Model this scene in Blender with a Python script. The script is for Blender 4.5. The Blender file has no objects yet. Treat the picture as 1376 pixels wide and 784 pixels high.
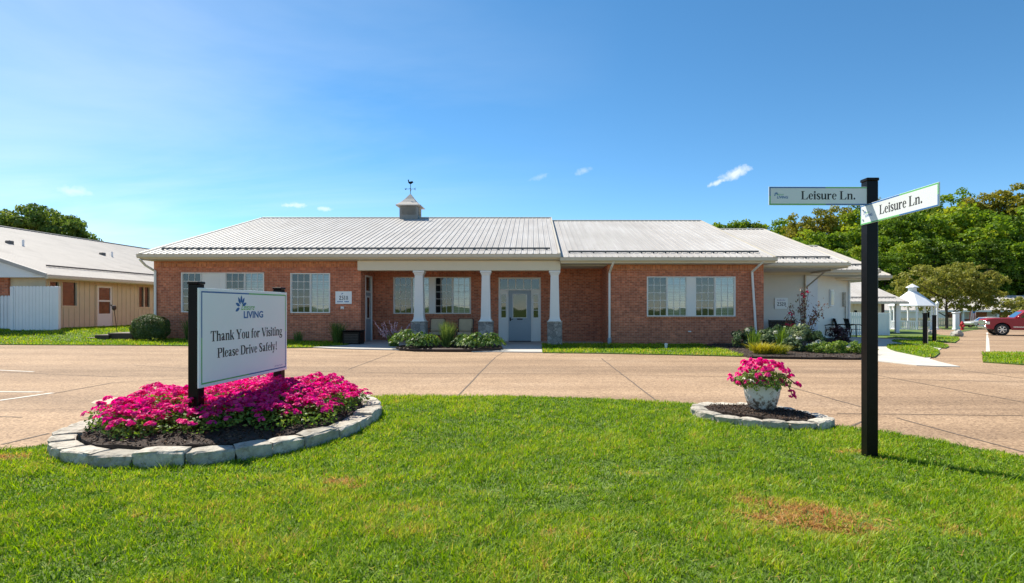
import bpy, math, random
import numpy as np
from mathutils import Vector, Matrix, Euler
from mathutils.geometry import delaunay_2d_cdt
R = math.radians
rng = np.random.default_rng(7)
random.seed(7)
scene = bpy.context.scene
COL = scene.collection

# ------------------------------------------------------------------ terrain and the photograph's ground points
def ss(t):
    t = np.clip(t, 0.0, 1.0)
    return t * t * (3 - 2 * t)

def hgt(x, y):
    x = np.asarray(x, float); y = np.asarray(y, float)
    l = .2 * ss((-x - 2) / 12) * ss((y - 12) / 7) + .36 * ss((-x - 15) / 4) * ss((y - 20) / 4)
    r = (-.55 * ss((y - 26) / 15) - .55 * ss((y - 45) / 30)) * ss((x - 13) / 8)
    return l + r

def h1(x, y):
    return float(hgt(x, y))

PX, PY, FL, EYE = 715.0, 414.0, 764.0, 1.5
def G(px, py):
    z = 0.0
    for _ in range(30):
        Y = FL * (EYE - z) / max(py - PY, 1e-3)
        X = (px - PX) * Y / FL
        z = .5 * z + .5 * h1(X, Y)
    return (X, Y)

# ------------------------------------------------------------------ mesh builder
class MB:
    def __init__(s):
        s.v = []; s.f = []; s.m = []; s.cur = 0
    def add(s, vs, fs):
        b = len(s.v)
        s.v.extend([tuple(map(float, q)) for q in vs])
        for f in fs:
            s.f.append(tuple(b + i for i in f)); s.m.append(s.cur)
        return s
    def box(s, x0, x1, y0, y1, z0, z1):
        vs = [(x0,y0,z0),(x1,y0,z0),(x1,y1,z0),(x0,y1,z0),(x0,y0,z1),(x1,y0,z1),(x1,y1,z1),(x0,y1,z1)]
        return s.add(vs, [(0,3,2,1),(4,5,6,7),(0,1,5,4),(1,2,6,5),(2,3,7,6),(3,0,4,7)])
    def bbox(s, x0, x1, y0, y1, z0, z1, b=.01):
        """box with chamfered edges"""
        b = min(b, (x1-x0)*.45, (y1-y0)*.45, (z1-z0)*.45)
        vs = []; idx = {}
        X = (x0, x1); Yy = (y0, y1); Z = (z0, z1)
        sg = (1, -1)
        for i in range(2):
            for j in range(2):
                for k in range(2):
                    for a in range(3):
                        p = [X[i] + sg[i]*b, Yy[j] + sg[j]*b, Z[k] + sg[k]*b]
                        p[a] = (X[i], Yy[j], Z[k])[a]
                        idx[(i,j,k,a)] = len(vs); vs.append(p)
        fs = []
        for a, (u, w) in ((0,(1,2)),(1,(0,2)),(2,(0,1))):
            for e in range(2):
                q = []
                for (p, r) in ((0,0),(1,0),(1,1),(0,1)):
                    c = [0,0,0]; c[a] = e; c[u] = p; c[w] = r
                    q.append(idx[(c[0],c[1],c[2],a)])
                fs.append(tuple(q))
        for a in range(3):
            u, w = [t for t in range(3) if t != a]
            for p in range(2):
                for r in range(2):
                    c0 = [0,0,0]; c0[u] = p; c0[w] = r; c1 = list(c0); c1[a] = 1
                    fs.append((idx[(*c0,u)], idx[(*c1,u)], idx[(*c1,w)], idx[(*c0,w)]))
        for i in range(2):
            for j in range(2):
                for k in range(2):
                    fs.append((idx[(i,j,k,0)], idx[(i,j,k,1)], idx[(i,j,k,2)]))
        return s.add(vs, fs)
    def obox(s, c, ux, uy, uz, lx, ly, lz, b=0):
        """oriented box: centre c, unit axes, full lengths"""
        t = MB()
        if b: t.bbox(-lx/2, lx/2, -ly/2, ly/2, -lz/2, lz/2, b)
        else: t.box(-lx/2, lx/2, -ly/2, ly/2, -lz/2, lz/2)
        c = Vector(c); ux = Vector(ux); uy = Vector(uy); uz = Vector(uz)
        return s.add([c + ux*p[0] + uy*p[1] + uz*p[2] for p in t.v], t.f)
    def quad(s, a, b, c, d):
        return s.add([a, b, c, d], [(0,1,2,3)])
    def tube(s, pts, r, n=8, cap=True):
        pts = [Vector(p) for p in pts]
        rs = r if hasattr(r, '__len__') else [r]*len(pts)
        vs = []; fs = []
        up = None
        for i, p in enumerate(pts):
            d = (pts[min(i+1, len(pts)-1)] - pts[max(i-1, 0)])
            if d.length < 1e-9: d = Vector((0,0,1))
            d.normalize()
            a = Vector((0,0,1)) if abs(d.z) < .9 else Vector((1,0,0))
            if up is not None: a = up
            e1 = (a - d*a.dot(d)); 
            if e1.length < 1e-6: e1 = d.orthogonal()
            e1.normalize(); up = e1
            e2 = d.cross(e1)
            for k in range(n):
                t = 2*math.pi*k/n
                vs.append(p + (e1*math.cos(t) + e2*math.sin(t))*rs[i])
        for i in range(len(pts)-1):
            for k in range(n):
                a = i*n+k; b = i*n+(k+1)%n
                fs.append((a, b, b+n, a+n))
        if cap:
            fs.append(tuple(range(n-1, -1, -1))); fs.append(tuple(range((len(pts)-1)*n, len(pts)*n)))
        return s.add(vs, fs)
    def lathe(s, prof, c=(0,0,0), n=24, rot=0.0, sx=1.0, sy=1.0):
        vs = []; fs = []
        for (r, z) in prof:
            for k in range(n):
                t = 2*math.pi*k/n + rot
                vs.append((c[0] + r*sx*math.cos(t), c[1] + r*sy*math.sin(t), c[2] + z))
        for i in range(len(prof)-1):
            for k in range(n):
                a = i*n+k; b = i*n+(k+1)%n
                fs.append((a, b, b+n, a+n))
        if prof[0][0] > 1e-6: fs.append(tuple(range(n-1, -1, -1)))
        if prof[-1][0] > 1e-6: fs.append(tuple(range((len(prof)-1)*n, len(prof)*n)))
        return s.add(vs, fs)
    def prism(s, poly, fn, t0, t1):
        """polygon of 2D points extruded: fn(u, v, t) -> 3D"""
        n = len(poly)
        vs = [fn(u, v, t0) for u, v in poly] + [fn(u, v, t1) for u, v in poly]
        fs = [tuple(range(n-1, -1, -1)), tuple(range(n, 2*n))]
        for i in range(n):
            j = (i+1) % n
            fs.append((i, j, j+n, i+n))
        return s.add(vs, fs)
    def build(s, name, mat, parent=None, origin=None, smooth=False):
        me = bpy.data.meshes.new(name)
        o0 = Vector(origin) if origin is not None else (world_of(parent) if parent else Vector((0,0,0)))
        me.from_pydata([(p[0]-o0.x, p[1]-o0.y, p[2]-o0.z) for p in s.v], [], s.f)
        mats = mat if isinstance(mat, (list, tuple)) else [mat]
        for m in mats: me.materials.append(m)
        if len(mats) > 1: me.polygons.foreach_set('material_index', s.m)
        if smooth: me.polygons.foreach_set('use_smooth', [True]*len(me.polygons))
        me.validate(); me.update()
        o = bpy.data.objects.new(name, me)
        COL.objects.link(o)
        if parent: o.parent = parent
        elif origin is not None: o.location = o0
        return o

def world_of(o):
    v = Vector((0,0,0))
    while o:
        v += o.location; o = o.parent
    return v

def tag(o, label=None, cat=None, group=None, kind=None):
    if label: o['label'] = label
    if cat: o['category'] = cat
    if group: o['group'] = group
    if kind: o['kind'] = kind
    return o

def thing(name, loc, label, cat, group=None, rz=0.0, sc=1.0):
    o = bpy.data.objects.new(name, None)
    o.empty_display_size = .2
    COL.objects.link(o)
    o.location = loc; o.rotation_euler = (0, 0, rz); o.scale = (sc, sc, sc)
    return tag(o, label, cat, group)

def dup(root, loc, rz=0.0, sc=1.0, label=None, group=None, cat=None):
    r = root.copy(); COL.objects.link(r)
    r.location = loc; r.rotation_euler = (0, 0, rz)
    r.scale = sc if hasattr(sc, '__len__') else (sc, sc, sc)
    if label: r['label'] = label
    if group: r['group'] = group
    if cat: r['category'] = cat
    for ch in list(root.children):
        c = ch.copy(); COL.objects.link(c); c.parent = r
        for g in ch.children:
            d = g.copy(); COL.objects.link(d); d.parent = c
    return r

def struct(o):
    o['kind'] = 'structure'; return o

def np_mesh(name, verts, faces_flat, loop_tot, mat, parent=None, origin=(0,0,0), attrs=None, smooth=False):
    """fast mesh from arrays; attrs = {name: per-face float array}"""
    me = bpy.data.meshes.new(name)
    v = np.asarray(verts, np.float32) - np.asarray(origin, np.float32)
    nf = len(loop_tot)
    me.vertices.add(len(v)); me.vertices.foreach_set('co', v.ravel())
    me.loops.add(len(faces_flat)); me.loops.foreach_set('vertex_index', np.asarray(faces_flat, np.int32))
    me.polygons.add(nf)
    ls = np.concatenate([[0], np.cumsum(loop_tot)[:-1]]).astype(np.int32)
    me.polygons.foreach_set('loop_start', ls)
    me.polygons.foreach_set('loop_total', np.asarray(loop_tot, np.int32))
    if smooth: me.polygons.foreach_set('use_smooth', np.ones(nf, bool))
    for k, a in (attrs or {}).items():
        at = me.attributes.new(k, 'FLOAT', 'FACE')
        at.data.foreach_set('value', np.asarray(a, np.float32))
    me.materials.append(mat)
    me.update(calc_edges=True)
    o = bpy.data.objects.new(name, me); COL.objects.link(o)
    if parent: o.parent = parent
    else: o.location = origin
    return o

# ------------------------------------------------------------------ materials
def nt(name):
    m = bpy.data.materials.new(name); m.use_nodes = True
    t = m.node_tree; t.nodes.clear()
    out = t.nodes.new('ShaderNodeOutputMaterial')
    return m, t, out

def N(t, typ, **kw):
    n = t.nodes.new(typ)
    for k, v in kw.items():
        if k.startswith('i_'):
            key = k[2:].replace('_', ' ')
            n.inputs[key].default_value = v
        else: setattr(n, k, v)
    return n

def ramp(t, stops, interp='LINEAR'):
    n = t.nodes.new('ShaderNodeValToRGB')
    n.color_ramp.interpolation = interp
    el = n.color_ramp.elements
    while len(el) < len(stops): el.new(.5)
    for e, (p, c) in zip(el, stops):
        e.position = p; e.color = (*c, 1) if len(c) == 3 else c
    return n

def principled(t, out, **kw):
    p = t.nodes.new('ShaderNodeBsdfPrincipled')
    t.links.new(p.outputs[0], out.inputs[0])
    for k, v in kw.items(): p.inputs[k.replace('_', ' ')].default_value = v
    return p

def mat_paint(name, c, rough=.5, var=.06, scale=3.0, metal=0.0, bump=.0, bscale=40, dirt=None, spec=.5, objvar=0):
    """painted or plain surface with slight tonal variation and optional blotchy dirt"""
    m, t, out = nt(name)
    p = principled(t, out, Roughness=rough, Metallic=metal, Specular_IOR_Level=spec)
    tc = N(t, 'ShaderNodeTexCoord')
    n = N(t, 'ShaderNodeTexNoise', i_Scale=scale, i_Detail=5.0, i_Roughness=.65)
    t.links.new(tc.outputs['Object'], n.inputs['Vector'])
    lo = tuple(max(0, x*(1-var)) for x in c); hi = tuple(min(1, x*(1+var)) for x in c)
    r = ramp(t, [(.3, lo), (.7, hi)])
    t.links.new(n.outputs['Fac'], r.inputs[0])
    src = r.outputs[0]
    if objvar:                                   # each block of stone has its own tone
        oi = N(t, 'ShaderNodeObjectInfo')
        ro = ramp(t, [(0, (1-objvar,)*3), (1, (1+objvar,)*3)]); t.links.new(oi.outputs['Random'], ro.inputs[0])
        mo = N(t, 'ShaderNodeMix', data_type='RGBA', blend_type='MULTIPLY'); mo.inputs[0].default_value = 1
        t.links.new(src, mo.inputs[6]); t.links.new(ro.outputs[0], mo.inputs[7]); src = mo.outputs[2]
    if dirt:
        dc, amt, dsc = dirt
        n2 = N(t, 'ShaderNodeTexNoise', i_Scale=dsc, i_Detail=8.0, i_Roughness=.7)
        t.links.new(tc.outputs['Object'], n2.inputs['Vector'])
        r2 = ramp(t, [(.5, (0,0,0)), (.72, (amt,amt,amt))])
        t.links.new(n2.outputs['Fac'], r2.inputs[0])
        mx = N(t, 'ShaderNodeMix', data_type='RGBA')
        t.links.new(r2.outputs[0], mx.inputs[0]); t.links.new(src, mx.inputs[6]); mx.inputs[7].default_value = (*dc, 1)
        src = mx.outputs[2]
    t.links.new(src, p.inputs['Base Color'])
    if bump:
        n3 = N(t, 'ShaderNodeTexNoise', i_Scale=bscale, i_Detail=6.0)
        t.links.new(tc.outputs['Object'], n3.inputs['Vector'])
        b = N(t, 'ShaderNodeBump', i_Strength=bump, i_Distance=.02)
        t.links.new(n3.outputs['Fac'], b.inputs['Height']); t.links.new(b.outputs[0], p.inputs['Normal'])
    return m

def mat_leaf(name, cols, trans=.35, gloss=.06, rough=.5, attr='tone', objvar=.25):
    """leaves, petals, blades: colour from the per-face attribute, part diffuse, part translucent, a little sheen"""
    m, t, out = nt(name)
    a = N(t, 'ShaderNodeAttribute', attribute_name=attr)
    oi = N(t, 'ShaderNodeObjectInfo')
    mm = N(t, 'ShaderNodeMath', operation='MULTIPLY_ADD')
    t.links.new(oi.outputs['Random'], mm.inputs[0]); mm.inputs[1].default_value = objvar
    t.links.new(a.outputs['Fac'], mm.inputs[2])
    sb = N(t, 'ShaderNodeMath', operation='SUBTRACT'); t.links.new(mm.outputs[0], sb.inputs[0]); sb.inputs[1].default_value = objvar/2
    k = len(cols)
    r = ramp(t, [(i/(k-1), c) for i, c in enumerate(cols)])
    t.links.new(sb.outputs[0], r.inputs[0])
    d = N(t, 'ShaderNodeBsdfDiffuse'); tr = N(t, 'ShaderNodeBsdfTranslucent')
    t.links.new(r.outputs[0], d.inputs['Color'])
    hs = N(t, 'ShaderNodeHueSaturation', i_Saturation=1.05, i_Value=1.25, i_Hue=.49)
    t.links.new(r.outputs[0], hs.inputs['Color']); t.links.new(hs.outputs[0], tr.inputs['Color'])
    mx = N(t, 'ShaderNodeMixShader'); mx.inputs[0].default_value = trans
    t.links.new(d.outputs[0], mx.inputs[1]); t.links.new(tr.outputs[0], mx.inputs[2])
    g = N(t, 'ShaderNodeBsdfGlossy'); g.inputs['Roughness'].default_value = rough; g.inputs['Color'].default_value = (.9,.9,.9,1)
    m2 = N(t, 'ShaderNodeMixShader'); m2.inputs[0].default_value = gloss
    t.links.new(mx.outputs[0], m2.inputs[1]); t.links.new(g.outputs[0], m2.inputs[2])
    t.links.new(m2.outputs[0], out.inputs[0])
    return m

def mat_brick(name, swap=False, c1=(.57,.185,.095), c2=(.40,.12,.065), mortar=(.52,.38,.28)):
    m, t, out = nt(name)
    p = principled(t, out, Roughness=.9)
    tc = N(t, 'ShaderNodeTexCoord')
    sp = N(t, 'ShaderNodeSeparateXYZ'); t.links.new(tc.outputs['Object'], sp.inputs[0])
    ad = N(t, 'ShaderNodeMath', operation='ADD'); t.links.new(sp.outputs[0], ad.inputs[0]); t.links.new(sp.outputs[1], ad.inputs[1])
    cb = N(t, 'ShaderNodeCombineXYZ')
    t.links.new(ad.outputs[0], cb.inputs[1 if swap else 0]); t.links.new(sp.outputs[2], cb.inputs[0 if swap else 1])
    b = N(t, 'ShaderNodeTexBrick', i_Scale=1.0)
    b.inputs['Brick Width'].default_value = .205; b.inputs['Row Height'].default_value = .0675
    b.inputs['Mortar Size'].default_value = .0055; b.inputs['Mortar Smooth'].default_value = .3; b.inputs['Bias'].default_value = -.15
    b.inputs['Color1'].default_value = (*c1, 1); b.inputs['Color2'].default_value = (*c2, 1); b.inputs['Mortar'].default_value = (*mortar, 1)
    if swap: b.offset = 0.0
    t.links.new(cb.outputs[0], b.inputs['Vector'])
    n = N(t, 'ShaderNodeTexNoise', i_Scale=1.1, i_Detail=6.0, i_Roughness=.7); t.links.new(tc.outputs['Object'], n.inputs['Vector'])
    r = ramp(t, [(.3, (.78,.76,.78)), (.7, (1.15,1.12,1.08))]); t.links.new(n.outputs['Fac'], r.inputs[0])
    # every brick fired a little differently: one random tone per course and position
    sc = N(t, 'ShaderNodeVectorMath', operation='DIVIDE'); t.links.new(cb.outputs[0], sc.inputs[0]); sc.inputs[1].default_value = (.205*.5, .0675, 1)
    fl = N(t, 'ShaderNodeVectorMath', operation='FLOOR'); t.links.new(sc.outputs[0], fl.inputs[0])
    wn = N(t, 'ShaderNodeTexWhiteNoise', noise_dimensions='3D'); t.links.new(fl.outputs[0], wn.inputs['Vector'])
    rb = ramp(t, [(0, (.74,.73,.74)), (.25, (.94,.94,.94)), (.75, (1.04,1.04,1.03)), (1, (1.2,1.22,1.23))]); t.links.new(wn.outputs['Value'], rb.inputs[0])
    m0 = N(t, 'ShaderNodeMix', data_type='RGBA', blend_type='MULTIPLY'); m0.inputs[0].default_value = 1
    t.links.new(b.outputs['Color'], m0.inputs[6]); t.links.new(rb.outputs[0], m0.inputs[7])
    mx = N(t, 'ShaderNodeMix', data_type='RGBA', blend_type='MULTIPLY'); mx.inputs[0].default_value = 1
    t.links.new(m0.outputs[2], mx.inputs[6]); t.links.new(r.outputs[0], mx.inputs[7])
    t.links.new(mx.outputs[2], p.inputs['Base Color'])
    bp = N(t, 'ShaderNodeBump', i_Strength=.6, i_Distance=.008, invert=True)
    t.links.new(b.outputs['Fac'], bp.inputs['Height']); t.links.new(bp.outputs[0], p.inputs['Normal'])
    return m

def mat_glass(name, tint=(.55,.62,.66), refl=.16, see=.75):
    """window glass: partly see-through, mirror sheen"""
    m, t, out = nt(name)
    fr = N(t, 'ShaderNodeFresnel', i_IOR=1.5)
    tc = N(t, 'ShaderNodeTexCoord'); n = N(t, 'ShaderNodeTexNoise', i_Scale=1.3, i_Detail=1.0)
    t.links.new(tc.outputs['Object'], n.inputs['Vector'])
    bp = N(t, 'ShaderNodeBump', i_Strength=.06, i_Distance=.05); t.links.new(n.outputs['Fac'], bp.inputs['Height'])
    g = N(t, 'ShaderNodeBsdfGlossy'); g.inputs['Roughness'].default_value = .02; t.links.new(bp.outputs[0], g.inputs['Normal'])
    tr = N(t, 'ShaderNodeBsdfTransparent'); tr.inputs['Color'].default_value = (*tint, 1)
    ad = N(t, 'ShaderNodeMath', operation='ADD', use_clamp=True); t.links.new(fr.outputs[0], ad.inputs[0]); ad.inputs[1].default_value = refl
    mx = N(t, 'ShaderNodeMixShader'); t.links.new(ad.outputs[0], mx.inputs[0]); t.links.new(tr.outputs[0], mx.inputs[1]); t.links.new(g.outputs[0], mx.inputs[2])
    t.links.new(mx.outputs[0], out.inputs[0])
    return m

M = {}
M['brick'] = mat_brick('brick')
M['soldier'] = mat_brick('soldier_brick', swap=True, c1=(.58,.21,.085), c2=(.42,.13,.06))
M['white'] = mat_paint('white_paint', (.74,.73,.70), .45, .03, 2)
M['trim'] = mat_paint('cream_trim', (.68,.60,.44), .45, .03, 2)
M['gutter'] = mat_paint('gutter_cream', (.60,.54,.43), .4, .05, 1.5, dirt=((.35,.30,.22), .3, 3))
M['soffit'] = mat_paint('soffit', (.62,.60,.55), .6, .03, 2)
def mat_roof(name, lo, mid, hi, rough=.5):
    m, t, out = nt(name)
    p = principled(t, out, Roughness=rough, Specular_IOR_Level=.35)
    tc = N(t, 'ShaderNodeTexCoord')
    mp = N(t, 'ShaderNodeMapping'); mp.inputs['Scale'].default_value = (4.2, .35, .35); t.links.new(tc.outputs['Object'], mp.inputs[0])
    n = N(t, 'ShaderNodeTexNoise', i_Scale=1.0, i_Detail=6.0, i_Roughness=.65); t.links.new(mp.outputs[0], n.inputs['Vector'])
    n2 = N(t, 'ShaderNodeTexNoise', i_Scale=.35, i_Detail=5.0); t.links.new(tc.outputs['Object'], n2.inputs['Vector'])
    ad = N(t, 'ShaderNodeMath', operation='MULTIPLY_ADD'); t.links.new(n2.outputs['Fac'], ad.inputs[0]); ad.inputs[1].default_value = .7; t.links.new(n.outputs['Fac'], ad.inputs[2])
    r = ramp(t, [(.55, lo), (.85, mid), (1.1, hi)]); t.links.new(ad.outputs[0], r.inputs[0]); t.links.new(r.outputs[0], p.inputs['Base Color'])
    w = N(t, 'ShaderNodeTexNoise', i_Scale=1.6, i_Detail=2.0); t.links.new(tc.outputs['Object'], w.inputs['Vector'])
    bp = N(t, 'ShaderNodeBump', i_Strength=.25, i_Distance=.03); t.links.new(w.outputs['Fac'], bp.inputs['Height']); t.links.new(bp.outputs[0], p.inputs['Normal'])
    return m
M['roof'] = mat_roof('white_metal_roof', (.35,.325,.30), (.42,.395,.37), (.46,.44,.42))
M['cupola'] = mat_paint('weathered_cupola', (.27,.26,.245), .6, .1, 3)
M['roof_far'] = mat_paint('grey_metal_roof', (.50,.46,.42), .75, .06, .6, dirt=((.30,.27,.25), .4, .9), spec=.2)
M['roof_dark'] = mat_paint('snow_rail_metal', (.10,.095,.09), .5, .1, 4)
M['vinyl'] = mat_paint('vinyl_white', (.72,.74,.77), .4, .03, 2)
M['siding'] = mat_paint('cream_siding', (.70,.67,.60), .5, .03, 2)
M['beige'] = mat_paint('beige_boards', (.63,.54,.39), .6, .06, 2)
M['beige_trim'] = mat_paint('beige_trim', (.68,.58,.44), .6, .04, 2)
M['black'] = mat_paint('black_metal_paint', (.004,.004,.0045), .34, .3, 6, spec=.16, bump=.06, bscale=14)
M['dark_wood'] = mat_paint('dark_wood', (.06,.035,.025), .7, .3, 5, bump=.2)
M['door_grey'] = mat_paint('grey_blue_door', (.30,.36,.41), .45, .05, 2)
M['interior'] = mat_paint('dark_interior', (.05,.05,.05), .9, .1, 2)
M['glass'] = mat_glass('window_glass', (.74,.80,.84), .10)
M['glass_dark'] = mat_glass('screened_glass', (.33,.38,.43), .06)
M['glass_car'] = mat_glass('car_glass', (.15,.18,.2), .15)
M['concrete'] = mat_paint('pale_concrete', (.54,.50,.44), .85, .08, 1.5, bump=.15, dirt=((.38,.34,.29), .5, 2.5))
M['pad'] = mat_paint('porch_concrete', (.46,.44,.41), .85, .08, 1.5, bump=.15)
M['limestone'] = mat_paint('limestone', (.43,.395,.335), .95, .25, 7, bump=1.0, bscale=24, dirt=((.15,.125,.09), .95, 11), spec=.2, objvar=.22)
M['plinth'] = None
M['cushion'] = mat_paint('tan_cushion', (.58,.44,.28), .9, .06, 8, bump=.1)
M['dark_frame'] = mat_paint('dark_bronze_frame', (.03,.025,.022), .45, .2, 6)
M['trunk'] = mat_paint('bark', (.10,.075,.055), .95, .35, 6, bump=.8, bscale=18)
M['rubber'] = mat_paint('tyre_rubber', (.018,.018,.019), .8, .2, 5)
M['chrome'] = mat_paint('bright_metal', (.62,.62,.63), .22, .05, 4, metal=1.0)
M['truck_red'] = mat_paint('metallic_red_paint', (.30,.007,.018), .3, .06, 2)
M['silver'] = mat_paint('silver_car_paint', (.52,.52,.51), .28, .04, 2, metal=.3)
M['red'] = mat_paint('hydrant_red', (.45,.02,.02), .45, .1, 4)
M['rock'] = mat_paint('boulder', (.36,.34,.31), .95, .35, 3, bump=1.0, bscale=6)
M['blade_white'] = mat_paint('blade_white', (.66,.69,.70), .35, .015, 2)
M['sign_white'] = mat_paint('sign_white', (.82,.84,.84), .35, .015, 2)
M['ink'] = mat_paint('black_lettering', (.012,.012,.014), .6, .1, 4)
M['logo_blue'] = mat_paint('logo_blue', (.012,.12,.34), .5, .05, 4)
M['logo_green'] = mat_paint('logo_green', (.16,.46,.10), .5, .05, 4)
M['lilac'] = mat_paint('pale_lilac_print', (.45,.42,.58), .5, .05, 4)
M['edge_green'] = mat_paint('edge_green', (.10,.42,.11), .5, .05, 4)

def mat_stone_veneer():
    m, t, out = nt('stone_veneer')
    p = principled(t, out, Roughness=.9)
    tc = N(t, 'ShaderNodeTexCoord')
    v = N(t, 'ShaderNodeTexVoronoi', i_Scale=7.0); t.links.new(tc.outputs['Object'], v.inputs['Vector'])
    e = N(t, 'ShaderNodeTexVoronoi', feature='DISTANCE_TO_EDGE', i_Scale=7.0); t.links.new(tc.outputs['Object'], e.inputs['Vector'])
    sp = N(t, 'ShaderNodeSeparateColor'); t.links.new(v.outputs['Color'], sp.inputs[0])
    r = ramp(t, [(0, (.20,.18,.165)), (.5, (.30,.275,.25)), (1, (.40,.36,.32))]); t.links.new(sp.outputs[0], r.inputs[0])
    r2 = ramp(t, [(0, (.5,.5,.5)), (.06, (1,1,1))]); t.links.new(e.outputs['Distance'], r2.inputs[0])
    mx = N(t, 'ShaderNodeMix', data_type='RGBA', blend_type='MULTIPLY'); mx.inputs[0].default_value = 1
    t.links.new(r.outputs[0], mx.inputs[6]); t.links.new(r2.outputs[0], mx.inputs[7]); t.links.new(mx.outputs[2], p.inputs['Base Color'])
    bp = N(t, 'ShaderNodeBump', i_Strength=.8, i_Distance=.02); t.links.new(r2.outputs[0], bp.inputs['Height']); t.links.new(bp.outputs[0], p.inputs['Normal'])
    return m
M['veneer'] = mat_stone_veneer()

def mat_blind():
    m, t, out = nt('blind_slats')
    p = principled(t, out, Roughness=.6)
    tc = N(t, 'ShaderNodeTexCoord')
    w = N(t, 'ShaderNodeTexWave', wave_type='BANDS', bands_direction='Z', i_Scale=3.2); t.links.new(tc.outputs['Object'], w.inputs['Vector'])
    r = ramp(t, [(.0, (.50,.50,.49)), (.35, (.76,.76,.74)), (1, (.82,.82,.80))]); t.links.new(w.outputs['Fac'], r.inputs[0])
    t.links.new(r.outputs[0], p.inputs['Base Color'])
    return m
M['blind'] = mat_blind()

def mat_pot():
    m, t, out = nt('worn_white_pot')
    p = principled(t, out, Roughness=.85)
    tc = N(t, 'ShaderNodeTexCoord')
    n = N(t, 'ShaderNodeTexNoise', i_Scale=13.0, i_Detail=9.0, i_Roughness=.75); t.links.new(tc.outputs['Object'], n.inputs['Vector'])
    sp = N(t, 'ShaderNodeSeparateXYZ'); t.links.new(tc.outputs['Object'], sp.inputs[0])
    ma = N(t, 'ShaderNodeMath', operation='MULTIPLY_ADD'); t.links.new(sp.outputs[2], ma.inputs[0]); ma.inputs[1].default_value = -.42; t.links.new(n.outputs['Fac'], ma.inputs[2])
    r = ramp(t, [(.42, (.68,.66,.60)), (.475, (.40,.32,.24)), (.53, (.10,.07,.05))]); t.links.new(ma.outputs[0], r.inputs[0])
    t.links.new(r.outputs[0], p.inputs['Base Color'])
    bp = N(t, 'ShaderNodeBump', i_Strength=.7, i_Distance=.015); t.links.new(n.outputs['Fac'], bp.inputs['Height']); t.links.new(bp.outputs[0], p.inputs['Normal'])
    return m
M['pot'] = mat_pot()

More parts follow.
